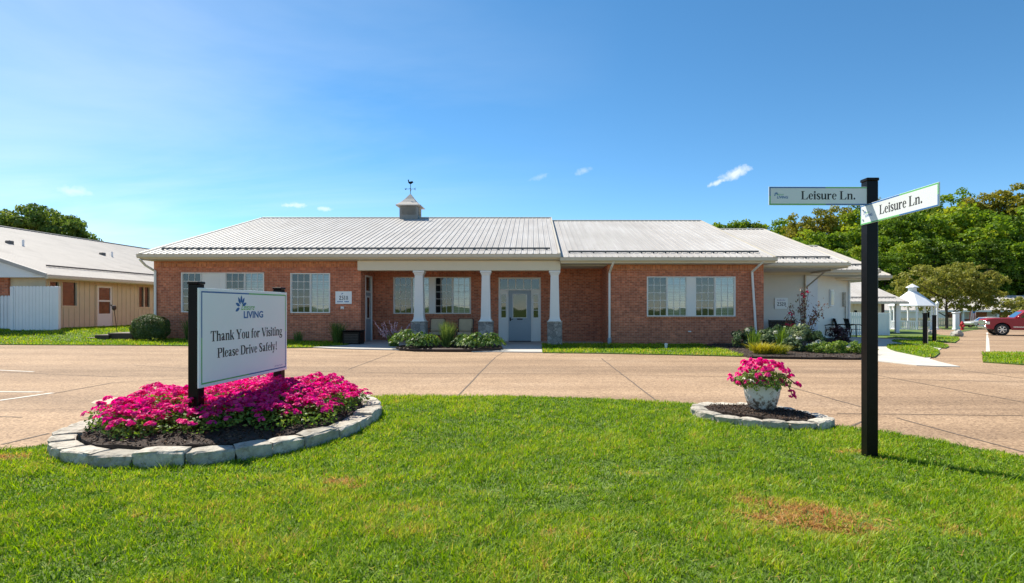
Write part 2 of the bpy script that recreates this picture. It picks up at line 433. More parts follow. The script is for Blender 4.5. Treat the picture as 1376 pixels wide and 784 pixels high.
def mat_drive():
    m, t, out = nt('aggregate_drive')
    p = principled(t, out, Roughness=.9)
    tc = N(t, 'ShaderNodeTexCoord')
    big = N(t, 'ShaderNodeTexNoise', i_Scale=.35, i_Detail=6.0, i_Roughness=.65); t.links.new(tc.outputs['Object'], big.inputs['Vector'])
    r1 = ramp(t, [(.3, (.30,.197,.116)), (.5, (.335,.223,.133)), (.72, (.39,.27,.172))]); t.links.new(big.outputs['Fac'], r1.inputs[0])
    mp = N(t, 'ShaderNodeMapping'); mp.inputs['Scale'].default_value = (.25, 2.2, 1); t.links.new(tc.outputs['Object'], mp.inputs[0])
    st = N(t, 'ShaderNodeTexNoise', i_Scale=.7, i_Detail=4.0); t.links.new(mp.outputs[0], st.inputs['Vector'])
    r3 = ramp(t, [(.35, (.88,.87,.86)), (.65, (1.07,1.08,1.09))]); t.links.new(st.outputs['Fac'], r3.inputs[0])
    fine = N(t, 'ShaderNodeTexVoronoi', i_Scale=42.0); t.links.new(tc.outputs['Object'], fine.inputs['Vector'])
    sp = N(t, 'ShaderNodeSeparateColor'); t.links.new(fine.outputs['Color'], sp.inputs[0])
    r2 = ramp(t, [(0, (.62,.58,.55)), (.5, (1,1,1)), (1, (1.32,1.32,1.34))]); t.links.new(sp.outputs[0], r2.inputs[0])
    a = N(t, 'ShaderNodeMix', data_type='RGBA', blend_type='MULTIPLY'); a.inputs[0].default_value = 1
    t.links.new(r1.outputs[0], a.inputs[6]); t.links.new(r2.outputs[0], a.inputs[7])
    b = N(t, 'ShaderNodeMix', data_type='RGBA', blend_type='MULTIPLY'); b.inputs[0].default_value = 1
    t.links.new(a.outputs[2], b.inputs[6]); t.links.new(r3.outputs[0], b.inputs[7])
    # wheel paths: long faint bands along the drive
    m2 = N(t, 'ShaderNodeMapping'); m2.inputs['Scale'].default_value = (.03, .62, 1); m2.inputs['Rotation'].default_value = (0, 0, .03); t.links.new(tc.outputs['Object'], m2.inputs[0])
    wp = N(t, 'ShaderNodeTexNoise', i_Scale=1.0, i_Detail=3.0, i_Roughness=.6); t.links.new(m2.outputs[0], wp.inputs['Vector'])
    r4 = ramp(t, [(.38, (.80,.79,.78)), (.50, (1,1,1)), (.66, (1.06,1.06,1.05))]); t.links.new(wp.outputs['Fac'], r4.inputs[0])
    c = N(t, 'ShaderNodeMix', data_type='RGBA', blend_type='MULTIPLY'); c.inputs[0].default_value = 1
    t.links.new(b.outputs[2], c.inputs[6]); t.links.new(r4.outputs[0], c.inputs[7])
    # drips and spots
    dv = N(t, 'ShaderNodeTexVoronoi', i_Scale=1.1, i_Randomness=1.0); t.links.new(tc.outputs['Object'], dv.inputs['Vector'])
    r5 = ramp(t, [(.03, (.62,.60,.58)), (.085, (1,1,1))]); t.links.new(dv.outputs['Distance'], r5.inputs[0])
    d = N(t, 'ShaderNodeMix', data_type='RGBA', blend_type='MULTIPLY'); d.inputs[0].default_value = .8
    t.links.new(c.outputs[2], d.inputs[6]); t.links.new(r5.outputs[0], d.inputs[7])
    # slabs of slightly different pours
    sv = N(t, 'ShaderNodeTexBrick', i_Scale=1.0); sv.inputs['Brick Width'].default_value = 4.6; sv.inputs['Row Height'].default_value = 4.1; sv.inputs['Mortar Size'].default_value = 0.0
    sv.inputs['Color1'].default_value = (.93,.92,.91,1); sv.inputs['Color2'].default_value = (1.05,1.05,1.05,1); t.links.new(tc.outputs['Object'], sv.inputs['Vector'])
    b = N(t, 'ShaderNodeMix', data_type='RGBA', blend_type='MULTIPLY'); b.inputs[0].default_value = .8
    t.links.new(d.outputs[2], b.inputs[6]); t.links.new(sv.outputs['Color'], b.inputs[7])
    t.links.new(b.outputs[2], p.inputs['Base Color'])
    bp = N(t, 'ShaderNodeBump', i_Strength=.35, i_Distance=.006); t.links.new(fine.outputs['Distance'], bp.inputs['Height']); t.links.new(bp.outputs[0], p.inputs['Normal'])
    return m
M['drive'] = mat_drive()
M['joint'] = mat_paint('joint_tar', (.13,.095,.07), .9, .3, 5)
M['line'] = mat_paint('worn_white_line', (.58,.54,.48), .85, .1, 5, dirt=((.41,.29,.19), 1.0, 7))
M['old_paint'] = mat_paint('scuffed_patch', (.49,.38,.275), .85, .1, 4, dirt=((.45,.34,.25), 1.0, 5))

def mat_lawn(name='lawn_soil'):
    m, t, out = nt(name)
    p = principled(t, out, Roughness=.95)
    tc = N(t, 'ShaderNodeTexCoord')
    n = N(t, 'ShaderNodeTexNoise', i_Scale=2.2, i_Detail=8.0, i_Roughness=.75); t.links.new(tc.outputs['Object'], n.inputs['Vector'])
    r = ramp(t, [(.3, (.06,.10,.012)), (.55, (.10,.155,.018)), (.75, (.16,.175,.035))]); t.links.new(n.outputs['Fac'], r.inputs[0])
    t.links.new(r.outputs[0], p.inputs['Base Color'])
    return m
M['lawn'] = mat_lawn()
M['soil'] = mat_paint('mulch_soil', (.035,.022,.015), .95, .5, 18, bump=1.0, bscale=35)
M['chips'] = mat_leaf('mulch_chips', [(.022,.013,.009), (.05,.03,.019), (.10,.06,.036)], trans=0.0, gloss=.02)
M['grass'] = None
# ------------------------------------------------------------------ foliage generators
def unit(a):
    return a / np.maximum(np.linalg.norm(a, axis=-1, keepdims=True), 1e-9)

def leaf_arrays(P, size, nrm, aspect=.55, jit=.55, dirs=None):
    """a folded diamond per leaf: base, side, tip, side"""
    n = len(P)
    nrm = unit(nrm + rng.normal(0, jit, (n, 3)))
    d = rng.normal(0, 1, (n, 3)) if dirs is None else dirs + rng.normal(0, .2, (n, 3))
    d = unit(d - nrm * (d * nrm).sum(1, keepdims=True))
    s = np.cross(nrm, d)
    size = np.asarray(size).reshape(-1, 1) * np.ones((n, 1))
    hw = size * aspect * .5
    a = P - d * size * .5
    b = P + s * hw - nrm * size * .06
    c = P + d * size * .5 + nrm * size * -.1
    e = P - s * hw - nrm * size * .06
    V = np.stack([a, b, c, e], 1).reshape(-1, 3)
    F = np.arange(4 * n)
    return V, F, np.full(n, 4)

def clumped(K, per, rx, ry, rz, cz, cr, fill=.75, low=-.85):
    """leaf positions on clumps filling an ellipsoid: returns P, outward normals, clump index"""
    C = []
    while len(C) < K:
        q = rng.uniform(-1, 1, 3)
        l = np.linalg.norm(q)
        if l > 1 or l < fill * rng.random() ** .5 or q[2] < low: continue
        C.append(q)
    C = np.array(C)
    Cw = C * np.array([rx, ry, rz]) + np.array([0, 0, cz])
    rad = cr * rng.uniform(.6, 1.25, K)
    idx = np.repeat(np.arange(K), per)
    d = unit(rng.normal(0, 1, (len(idx), 3)))
    d[:, 2] = np.where(d[:, 2] < -.6, -d[:, 2] * .6, d[:, 2])
    rr = rad[idx] * rng.uniform(.45, 1.08, len(idx)) ** .6
    P = Cw[idx] + d * rr[:, None] * np.array([1, 1, .8])
    nr = unit(d + .45 * C[idx] + np.array([0, 0, .08]))
    return P, nr, idx

def crown_mesh(name, mat, parent, K, per, rx, ry, rz, cz, cr, leaf, aspect=.7, fill=.7, tone=(.5, .22), low=-.85, jit=.7):
    P, nr, idx = clumped(K, per, rx, ry, rz, cz, cr, fill, low)
    V, F, T = leaf_arrays(P, leaf * rng.uniform(.6, 1.3, len(P)), nr, aspect, jit)
    ct = rng.normal(tone[0], tone[1] * .8, K)
    tn = np.clip(ct[idx] + rng.normal(0, tone[1] * .6, len(P)), 0, 1)
    return np_mesh(name, V, F, T, mat, parent, attrs={'tone': tn})

def blade_arrays(B, h, w, lean, n_seg=2, curl=.5):
    """upright grass blades: tapered strips bending over"""
    n = len(B)
    az = rng.uniform(0, 2*np.pi, n)
    d = np.stack([np.cos(az), np.sin(az), np.zeros(n)], 1)
    fa = az + np.pi/2 + rng.normal(0, .5, n)
    s = np.stack([np.cos(fa), np.sin(fa), np.zeros(n)], 1)
    h = np.asarray(h).reshape(-1, 1); w = np.asarray(w).reshape(-1, 1); lean = np.asarray(lean).reshape(-1, 1)
    rows = []
    for k in range(n_seg):
        t = k / n_seg
        c = B + np.array([0, 0, 1]) * h * t * (1 - .25 * lean * t) + d * h * lean * t * (curl + (1-curl)*t)
        ww = w * (1 - .45 * t)
        rows += [c - s * ww / 2, c + s * ww / 2]
    tip = B + np.array([0, 0, 1]) * h * (1 - .25 * lean) + d * h * lean
    rows.append(tip)
    nv = 2 * n_seg + 1
    V = np.stack(rows, 1).reshape(-1, 3)
    base = (np.arange(n) * nv)[:, None]
    fl = []; tot = []
    for k in range(n_seg - 1):
        fl.append(base + np.array([2*k, 2*k+1, 2*k+3, 2*k+2]))
    fl.append(base + np.array([2*n_seg-2, 2*n_seg-1, 2*n_seg]))
    F = np.concatenate(fl, 1).ravel()
    T = np.tile(np.array([4]*(n_seg-1) + [3]), n)
    return V, F, T

def tuft(name, mat, parent, n, h, spread, w, lean=(.3, .9), tone=(.5, .2), seg=5, r0=.06):
    a = rng.uniform(0, 2*np.pi, n); r = r0 * np.sqrt(rng.random(n))
    B = np.stack([r*np.cos(a), r*np.sin(a), np.zeros(n)], 1)
    hh = h * rng.uniform(.6, 1.1, n)
    V, F, T = blade_arrays(B, hh, np.full(n, w) * rng.uniform(.7, 1.2, n), rng.uniform(*lean, n) * spread, seg, .25)
    tn = np.repeat(np.clip(rng.normal(tone[0], tone[1], n), 0, 1), seg)
    return np_mesh(name, V, F, T, mat, parent, attrs={'tone': tn})

def blossom_arrays(P, r, nrm, lobes=5):
    """trumpet-faced flowers: a cupped, lobed disc each"""
    n = len(P); nrm = unit(nrm)
    d = rng.normal(0, 1, (n, 3)); d = unit(d - nrm * (d*nrm).sum(1, keepdims=True)); s = np.cross(nrm, d)
    r = np.asarray(r).reshape(-1, 1)
    rim = 2 * lobes
    rows = [P - nrm * r * .3]
    for k in range(rim):
        t = 2*np.pi*k/rim
        rk = r * (1.0 if k % 2 == 0 else .74) * rng.uniform(.85, 1.1, (n, 1))
        rows.append(P + (d*math.cos(t) + s*math.sin(t)) * rk + nrm * r * rng.uniform(-.05, .3, (n, 1)))
    V = np.stack(rows, 1).reshape(-1, 3)
    base = (np.arange(n) * (rim+1))[:, None]
    F = np.concatenate([base + np.array([0, 1+k, 1+(k+1) % rim]) for k in range(rim)], 1).ravel()
    T = np.full(n*rim, 3)
    return V, F, T, rim

def blossoms(name, mat, parent, P, r, nrm, tone=(.5, .25), lobes=5):
    V, F, T, rim = blossom_arrays(P, r, nrm, lobes)
    tn = np.repeat(np.clip(rng.normal(tone[0], tone[1], len(P)), 0, 1), rim)
    return np_mesh(name, V, F, T, mat, parent, attrs={'tone': tn})

def limbs(name, parent, H, base_r, n, spread, up, z0, mat=None, fork=True, lean=0.0):
    """tapered trunk with limbs"""
    b = MB()
    b.tube([(0,0,-.2), (0,0,.15), (.04*H*lean,0,H*.25), (.07*H*lean,.01*H,H*.55), (.05*H*lean,0,H*.8)],
           [base_r*1.35, base_r*1.1, base_r*.85, base_r*.55, base_r*.2], 8)
    for i in range(n):
        a = 2*math.pi*(i/n) + random.uniform(-.4, .4)
        z = z0 + (H*.6 - z0) * random.random()
        L = spread * random.uniform(.6, 1.0)
        p0 = Vector((0, 0, z)); d = Vector((math.cos(a), math.sin(a), 0))
        p1 = p0 + d*L*.45 + Vector((0,0,up*L*.3)); p2 = p0 + d*L + Vector((0,0,up*L*.8))
        b.tube([p0, p1, p2], [base_r*.42, base_r*.28, base_r*.08], 5)
        if fork:
            a2 = a + random.choice((-.7, .7)); d2 = Vector((math.cos(a2), math.sin(a2), 0))
            b.tube([p1, p1 + d2*L*.5 + Vector((0,0,up*L*.5))], [base_r*.22, base_r*.05], 4)
    return b.build(name, mat or M['trunk'], parent, origin=(0,0,0), smooth=True)

M['leaf_tree'] = mat_leaf('forest_leaves', [(.06,.11,.012), (.135,.235,.018), (.225,.335,.026), (.33,.36,.035)], .45, .015, objvar=.5)
M['leaf_far'] = mat_leaf('dark_tree_leaves', [(.04,.08,.014), (.085,.15,.022), (.15,.225,.035), (.24,.29,.06)], .4, .02, objvar=.2)
M['leaf_forest_yellow'] = mat_leaf('autumn_tinged_leaves', [(.15,.155,.018), (.25,.25,.026), (.36,.31,.04), (.42,.32,.055)], .45, .015, objvar=.4)
M['leaf_olive'] = mat_leaf('olive_leaves', [(.12,.145,.02), (.19,.21,.03), (.26,.27,.045), (.33,.31,.065)], .45, .02)
M['leaf_box'] = mat_leaf('boxwood_leaves', [(.025,.05,.009), (.055,.10,.015), (.10,.15,.025), (.20,.22,.05)], .3, .04)
M['leaf_green'] = mat_leaf('fresh_leaves', [(.05,.10,.012), (.10,.19,.02), (.17,.28,.03), (.27,.34,.05)], .42, .03)
M['leaf_hosta'] = mat_leaf('hosta_leaves', [(.03,.075,.010), (.07,.15,.018), (.13,.22,.03), (.22,.28,.05)], .35, .03)
M['leaf_blue'] = mat_leaf('blue_green_leaves', [(.03,.06,.025), (.06,.11,.04), (.11,.17,.065), (.24,.27,.12)], .3, .03)
M['leaf_yellow'] = mat_leaf('golden_leaves', [(.15,.18,.015), (.32,.31,.02), (.45,.40,.035), (.52,.46,.08)], .4, .03)
M['leaf_red'] = mat_leaf('red_brown_leaves', [(.06,.016,.014), (.17,.035,.02), (.22,.11,.035), (.13,.13,.03)], .35, .04)
M['leaf_maroon'] = mat_leaf('maroon_leaves', [(.018,.008,.012), (.045,.01,.018), (.09,.018,.03), (.07,.06,.02)], .25, .05)
M['leaf_ornamental'] = mat_leaf('ornamental_grass_blades', [(.045,.10,.018), (.09,.17,.03), (.17,.25,.05), (.25,.31,.08)], .4, .03)
M['petal_pink'] = mat_leaf('magenta_petals', [(.50,.006,.24), (.74,.018,.23), (.86,.035,.24), (.90,.12,.36)], .4, .02, objvar=.2)
M['petal_rose'] = mat_leaf('rose_petals', [(.5,.015,.06), (.65,.03,.09), (.7,.08,.16)], .35, .03)
M['petal_pale'] = mat_leaf('pale_pink_petals', [(.42,.26,.36), (.55,.36,.42), (.62,.46,.46)], .3, .03)
M['petal_white'] = mat_leaf('white_petals', [(.5,.52,.42), (.68,.68,.6), (.75,.75,.7)], .3, .03)
M['grass'] = mat_leaf('grass_blades', [(.06,.14,.008), (.17,.305,.012), (.31,.445,.022), (.50,.43,.08), (.52,.27,.10)], .48, .015, .5, objvar=0.0)
# ------------------------------------------------------------------ ground sheets
def grid_sheet(name, xs, ys, zoff, mat):
    X, Y = np.meshgrid(xs, ys); Z = hgt(X, Y) + zoff
    V = np.stack([X, Y, Z], -1).reshape(-1, 3)
    nx, ny = len(xs), len(ys)
    i, j = np.meshgrid(np.arange(nx-1), np.arange(ny-1)); a = (j*nx+i).ravel()
    F = np.stack([a, a+1, a+nx+1, a+nx], 1).ravel()
    return struct(np_mesh(name, V, F, np.full(len(a), 4), mat, smooth=True))

def dense(poly, sp):
    out = []
    for i in range(len(poly)):
        a = np.array(poly[i], float); b = np.array(poly[(i+1) % len(poly)], float)
        k = max(1, int(np.linalg.norm(b-a) / sp))
        for t in range(k): out.append(tuple(a + (b-a)*t/k))
    return out

def smooth_poly(poly, it=2):
    for _ in range(it):
        q = []
        for i in range(len(poly)):
            a = np.array(poly[i]); b = np.array(poly[(i+1) % len(poly)])
            q += [tuple(a*.75+b*.25), tuple(a*.25+b*.75)]
        poly = q
    return poly

def inside(P, poly):
    x, y = P[:, 0], P[:, 1]; c = np.zeros(len(P), bool)
    for i in range(len(poly)):
        x1, y1 = poly[i]; x2, y2 = poly[i-1]
        if y1 == y2: continue
        k = (y1 > y) != (y2 > y)
        c ^= k & (x < (x2-x1)*(y-y1)/(y2-y1) + x1)
    return c

def poly_sheet(name, poly, zoff, mat, sp=.6, skirt=.06, bump=0.0, fn=None):
    bd = dense(poly, sp)
    a = np.array(bd); lo = a.min(0); hi = a.max(0)
    gx, gy = np.meshgrid(np.arange(lo[0], hi[0], sp), np.arange(lo[1], hi[1], sp))
    g = np.stack([gx.ravel(), gy.ravel()], 1) + rng.uniform(-.1, .1, (gx.size, 2))*sp
    g = g[inside(g, bd)]
    pts = [Vector(p) for p in bd] + [Vector(p) for p in g]
    n = len(bd)
    v, e, f, *_ = delaunay_2d_cdt(pts, [(i, (i+1) % n) for i in range(n)], [], 1, 1e-4)
    b = MB()
    z = [h1(p.x, p.y) + zoff + (fn(p.x, p.y) if fn else 0) for p in v]
    b.v = [(p.x, p.y, z[i]) for i, p in enumerate(v)]
    for q in f:
        q = list(q)
        ar = sum(v[q[i]].x*v[q[(i+1)%len(q)]].y - v[q[(i+1)%len(q)]].x*v[q[i]].y for i in range(len(q)))
        b.f.append(tuple(q if ar > 0 else q[::-1])); b.m.append(0)
    area = sum(bd[i][0]*bd[(i+1) % n][1] - bd[(i+1) % n][0]*bd[i][1] for i in range(n))
    for i in range(n):
        p, q = bd[i], bd[(i+1) % n]
        if area < 0: p, q = q, p
        zp = h1(*p)+zoff+(fn(*p) if fn else 0); zq = h1(*q)+zoff+(fn(*q) if fn else 0)
        b.quad((p[0],p[1],zp-skirt), (q[0],q[1],zq-skirt), (q[0],q[1],zq), (p[0],p[1],zp))
    return b.build(name, mat)

far = [150, 250, 400, 700, 1200, 2500]
xs = np.array([-q for q in far[::-1]] + list(np.arange(-100, 131, 5.0)) + far)
ys = np.array([-q for q in far[::-1]] + list(np.arange(-60, 121, 5.0)) + far)
grid_sheet('ground', xs, ys, -.12, M['lawn'])
grid_sheet('driveway', np.arange(-60, 100.1, 1.0), np.arange(-18, 78.1, 1.0), 0.0, M['drive'])

# joints, cracks and painted lines in the drive: thin strips lying on it
def strips(name, segs, mat, z):
    b = MB()
    for (p, q, w) in segs:
        p = np.array(p); q = np.array(q); L = np.linalg.norm(q-p); k = max(1, int(L/.45))
        d = (q-p)/L; s = np.array([-d[1], d[0]]) * w/2
        prev = None
        for i in range(k+1):
            wob = rng.normal(0, .006, 2) if w < .05 else 0
            c = p + (q-p)*i/k + wob
            l = (c[0]+s[0], c[1]+s[1]); r = (c[0]-s[0], c[1]-s[1])
            cur = ((l[0], l[1], h1(*l)+z), (r[0], r[1], h1(*r)+z))
            if prev: b.quad(prev[1], cur[1], cur[0], prev[0])
            prev = cur
    return struct(b.build(name, mat))
J = lambda a, b, c, d, w=.03: (G(a, b), G(c, d), w)
strips('expansion_joints', [
    J(605,543,665,481), J(665,481,677,473,.02), J(808,482,890,545), J(740,478,790,470.5,.02),
    J(400,499,560,502,.022), J(560,502.3,790,503,.025), J(790,503,1000,507,.022), J(1000,507.5,1180,509,.02), J(1180,509,1376,514,.022),
    J(467,497,530,474,.025), J(1060,520,1170,551), J(1125,556,1376,559,.022), J(1205,562,1376,608,.03), J(1140,574,1162,565,.03),
    J(1175,504,1376,541), J(1270,495,1376,509,.025), J(590,478,640,476,.015), J(0,598,65,583,.04), J(0,560,30,561,.03),
    J(73,529,150,515,.03), J(150,515,260,508,.025), J(180,491,300,499,.015), J(0,500,160,507,.02)], M['joint'], .004)
strips('painted_line', [J(-60,547,71,528.5,.1), J(-40,526.6,56,527.4,.09), J(-40,496,45,500,.07)], M['line'], .005)
strips('painted_line', [J(1326.5,447,1327.6,473,.11), J(1327.6,473.4,1460,474.4,.16)], M['line'], .005)
struct(poly_sheet('paint_remnant', smooth_poly([G(118,541), G(150,534), G(180,536), G(168,541), G(135,545)], 1), .004, M['old_paint'], .3, 0.0))

# lawns (slightly raised sheets of soil) and their grass
front_pts = [(-5.9,5.3), (-5.45,5.95), (-5.2,6.15), (-5.05,7.2), (-4.2,8.8), (-3,9.4), (-2.2,9.5), (-.25,9.47), (1.0,9.25), (2.4,8.75), (3.3,7.9), (3.75,7.15), (4.3,6.65),
             (4.86,5.62), (5.6,4.2), (6.5,2), (7,-4), (-7.5,-4), (-7.5,1), (-6.6,4)]
lawn_polys = {}
def lawn(poly, sp, zoff=.03, nm='lawn'):
    o = struct(poly_sheet(nm, poly, zoff, M['lawn'], sp))
    return poly
PA = lawn(front_pts, .35, .025)
PB = lawn([(-60,20.6), (-30,20.2), (-18.7,19.9), (-15,19.6), (-11.7,19.5), (-8.6,19.45), (-7.75,20.0), (-7.05,21.2), (-6.95,23.3), (-15.2,23.3), (-15.2,60), (-20.6,60), (-20.7,24.5), (-60,26)], .8)
PC = lawn([(.36,18.85), G(800,475.6), G(900,477.6), G(1000,480), (6.75,19.5), (6.9,23.3), (.40,23.3)], .6)
PL1 = lawn([G(1178,453.5), G(1225,456), G(1262,460), G(1283,461.5), G(1289,457), G(1284,452.5), G(1262,450.5), G(1252,447), G(1246,442.5), G(1205,439), (27,62), (16,62), (16.5,31)], .8, .035)
PL2 = lawn(smooth_poly([G(1195,459), G(1207,457.4), G(1240,459.3), G(1262,461.3), G(1277,466), G(1268,470), G(1240,464.5), G(1212,462.3)], 1), .4, .035)
PL3 = lawn(smooth_poly([G(1190,467), G(1196,463.6), G(1230,464.5), G(1251,467.5), G(1265,473.5), G(1253,484), G(1216,476), G(1199,472.5)], 1), .4, .035)
PF = lawn([G(1320,474.8), G(1400,475.5), G(1480,476), G(1480,497), G(1376,491.2), G(1321,487.6)], .5)
PG = lawn([G(1284,449), G(1312,443.5), G(1330,441), (90,78), (42,78), G(1262,441.5)], 2.0, .03)

# pale walks and the porch slab
struct(poly_sheet('porch_slab', [(-7.75,20.05), (-6.9,19.75), (-4.6,19.75), (.34,19.0), (.36,22.2), (3.04,22.2), (3.04,25.0), (-6.92,25.0), (-6.95,21.3), (-7.02,21.2)], .03, M['pad'], .7, .1))
struct(poly_sheet('walkway', [G(1158,484.2), G(1200,488.5), G(1232,492), G(1260,493.2), G(1290,493.6), G(1262,487), G(1249,483), G(1258,474.5), G(1266,468), G(1262,461.2), (16.9,27), (16.9,30.3), (13.5,26.9), (9.6,26.9), (9.6,20.5)], .02, M['concrete'], .6, .08))
struct(poly_sheet('footpath', [G(1256,447), G(1276,452.5), G(1287,449), G(1276,441), G(1252,441)], .03, M['drive'], .6, .05))

def scatter(poly, n):
    a = np.array(poly); lo = a.min(0); hi = a.max(0)
    out = []
    c = 0
    while c < n:
        p = rng.uniform(lo, hi, (n*2, 2)); p = p[inside(p, poly)]
        out.append(p); c += len(p)
        if len(p) == 0: break
    return np.concatenate(out)[:n]

def poly_area(p):
    a = np.array(p); x, y = a[:,0], a[:,1]
    return abs(np.dot(x, np.roll(y,-1)) - np.dot(y, np.roll(x,-1)))/2

# smooth value noise for clumps, wear and colour of the turf
_nz = rng.random((64, 64))
def vnoise(x, y, s):
    x = x*s; y = y*s
    i = np.floor(x).astype(int); j = np.floor(y).astype(int); fx = ss(x-i); fy = ss(y-j)
    g = lambda a, b: _nz[a % 64, b % 64]
    return (g(i,j)*(1-fx)+g(i+1,j)*fx)*(1-fy) + (g(i,j+1)*(1-fx)+g(i+1,j+1)*fx)*fy
dry_spots = [((4.3,5.2), .12, .1, .0), (G(1085,700), .42, .20, 1.0), (G(1120,715), .3, .14, .9), (G(1010,678), .16, .1, .8), (G(455,652), .15, .07, 1.25), (G(738,724), .05, .05, 1.1), (G(480,660), .08, .05, .9), (G(860,640), .22, .09, .5),
             (G(15,620), .16, .08, 1.1), (G(560,690), .3, .12, .35), (G(640,668), .25, .1, .35), (G(1150,612), .2, .08, .8), (G(770,660), .3, .1, .35), (G(1290,720), .25, .1, .45), (G(210,700), .2,.07,.4)]
def dryness(x, y):
    d = np.zeros_like(x)
    for (c, rx, ry, k) in dry_spots:
        q = ((x-c[0])/rx)**2 + ((y-c[1])/ry)**2
        d += k*np.exp(-q) * (.45 + .9*vnoise(x, y, 9.0))
    return d

def grass(poly, dens, h, w, keep=None):
    n = int(poly_area(poly)*dens)
    p = scatter(poly, n)
    if keep is not None: p = p[keep(p)]
    x, y = p[:,0], p[:,1]
    cl = np.clip(.5 + 1.35*(vnoise(x, y, 1.1)*.34 + vnoise(x, y, 4.3)*.30 + vnoise(x, y, 13.0)*.36 - .5), 0, 1)
    dr = dryness(x, y)
    k = rng.random(len(p)) > np.clip(dr*.45, 0, .6)
    p, x, y, cl, dr = p[k], x[k], y[k], cl[k], dr[k]
    B = np.stack([x, y, hgt(x, y)+.02], 1)
    hh = h*(.35+1.35*cl)*rng.uniform(.6, 1.25, len(p))*(1-.45*np.clip(dr,0,1))
    ww = w*rng.uniform(.7, 1.4, len(p))
    V, F, T = blade_arrays(B, hh, ww, rng.uniform(.2, 1.3, len(p)), 2, .45)
    tn = np.clip(-.10 + .75*cl + rng.normal(0, .15, len(p)) + 1.05*dr + (rng.random(len(p)) < .03)*.5, 0, 1)
    return V, F, T, np.repeat(tn, 2)

def grass_object(parts):
    off = 0; Fs = []
    for q in parts:
        Fs.append(q[1] + off); off += len(q[0])
    o = np_mesh('grass', np.concatenate([q[0] for q in parts]), np.concatenate(Fs), np.concatenate([q[2] for q in parts]), M['grass'],
                attrs={'tone': np.concatenate([q[3] for q in parts])})
    return tag(o, kind='stuff')

def clover(poly, n, keep):
    """low round-leaved weeds in patches between the blades"""
    p = scatter(poly, n); p = p[keep(p)]
    q = vnoise(p[:,0]+7, p[:,1]+3, .9)*.6 + vnoise(p[:,0], p[:,1], 3.3)*.4
    p = p[q > .56]
    k = len(p)
    P = np.stack([p[:,0], p[:,1], hgt(p[:,0], p[:,1]) + .03 + rng.uniform(.005, .03, k)], 1)
    V, F, T = leaf_arrays(P, rng.uniform(.012, .026, k), np.tile([0,0,1.0], (k,1)), .95, .35)
    return V, F, T, np.clip(rng.normal(.36, .09, k), 0, 1)

def clippings(poly, n, keep):
    """dry cut stems lying on the turf"""
    p = scatter(poly, n); p = p[keep(p)]; k = len(p)
    P = np.stack([p[:,0], p[:,1], hgt(p[:,0], p[:,1]) + .045 + rng.uniform(0, .015, k)], 1)
    V, F, T = leaf_arrays(P, rng.uniform(.03, .08, k), np.tile([0,0,1.0], (k,1)), .07, .25)
    return V, F, T, np.clip(rng.normal(.78, .1, k), 0, 1)

def tufts(poly, n, keep):
    """coarser, longer blades in scattered dark clumps"""
    p = scatter(poly, n); p = p[keep(p)]
    q = vnoise(p[:,0]+11, p[:,1]+5, 2.6)*.55 + vnoise(p[:,0]+2, p[:,1]+9, 9.0)*.45
    p = p[q > .60]; k = len(p)
    B = np.stack([p[:,0], p[:,1], hgt(p[:,0], p[:,1]) + .02], 1)
    V, F, T = blade_arrays(B, rng.uniform(.055, .11, k), rng.uniform(.006, .010, k), rng.uniform(.4, 1.3, k), 2, .45)
    return V, F, T, np.repeat(np.clip(rng.normal(.22, .12, k), 0, 1), 2)

def thatch():
    """dead straw matted over the worn spots"""
    Ps = []
    for (c, rx, ry, k) in dry_spots:
        if k < .7: continue
        n = int(16000*rx*ry*k)
        q = rng.normal(0, .55, (n, 2))*np.array([rx, ry])*1.15 + np.array(c)
        Ps.append(q[vnoise(q[:,0], q[:,1], 9.0)*.7 + vnoise(q[:,0], q[:,1], 27.0)*.3 > .42])
    p = np.concatenate(Ps); k = len(p)
    P = np.stack([p[:,0], p[:,1], hgt(p[:,0], p[:,1]) + .028 + rng.uniform(0, .02, k)], 1)
    V, F, T = leaf_arrays(P, rng.uniform(.03, .075, k), np.tile([0,0,1.0], (k,1)), .13, .4)
    return V, F, T, np.clip(rng.normal(.9, .12, k), 0, 1)

def view(lo, hi):
    def f(p):
        return (p[:,1] > lo) & (p[:,1] <= hi) & (p[:,0] > -1.2*p[:,1]-1.2) & (p[:,0] < 1.2*p[:,1]+1.6)
    return f
grass_object([grass(PA, 7500, .045, .0062, keep=view(2.2, 4.6)), grass(PA, 4800, .046, .0078, keep=view(4.6, 6.6)), grass(PA, 3000, .05, .0098, keep=view(6.6, 12)),
              clover(PA, 70000, view(2.2, 7)), clippings(PA, 9000, view(2.2, 8)), thatch(), tufts(PA, 110000, view(2.2, 8))])
grass_object([grass(P_, dn, .075, .022, keep=lambda p: (p[:,1] < 34) & (p[:,0] > -1.0*p[:,1]-1))
              for P_, dn in ((PB, 420), (PC, 420), (PL1, 130), (PL2, 400), (PL3, 420), (PF, 420))])
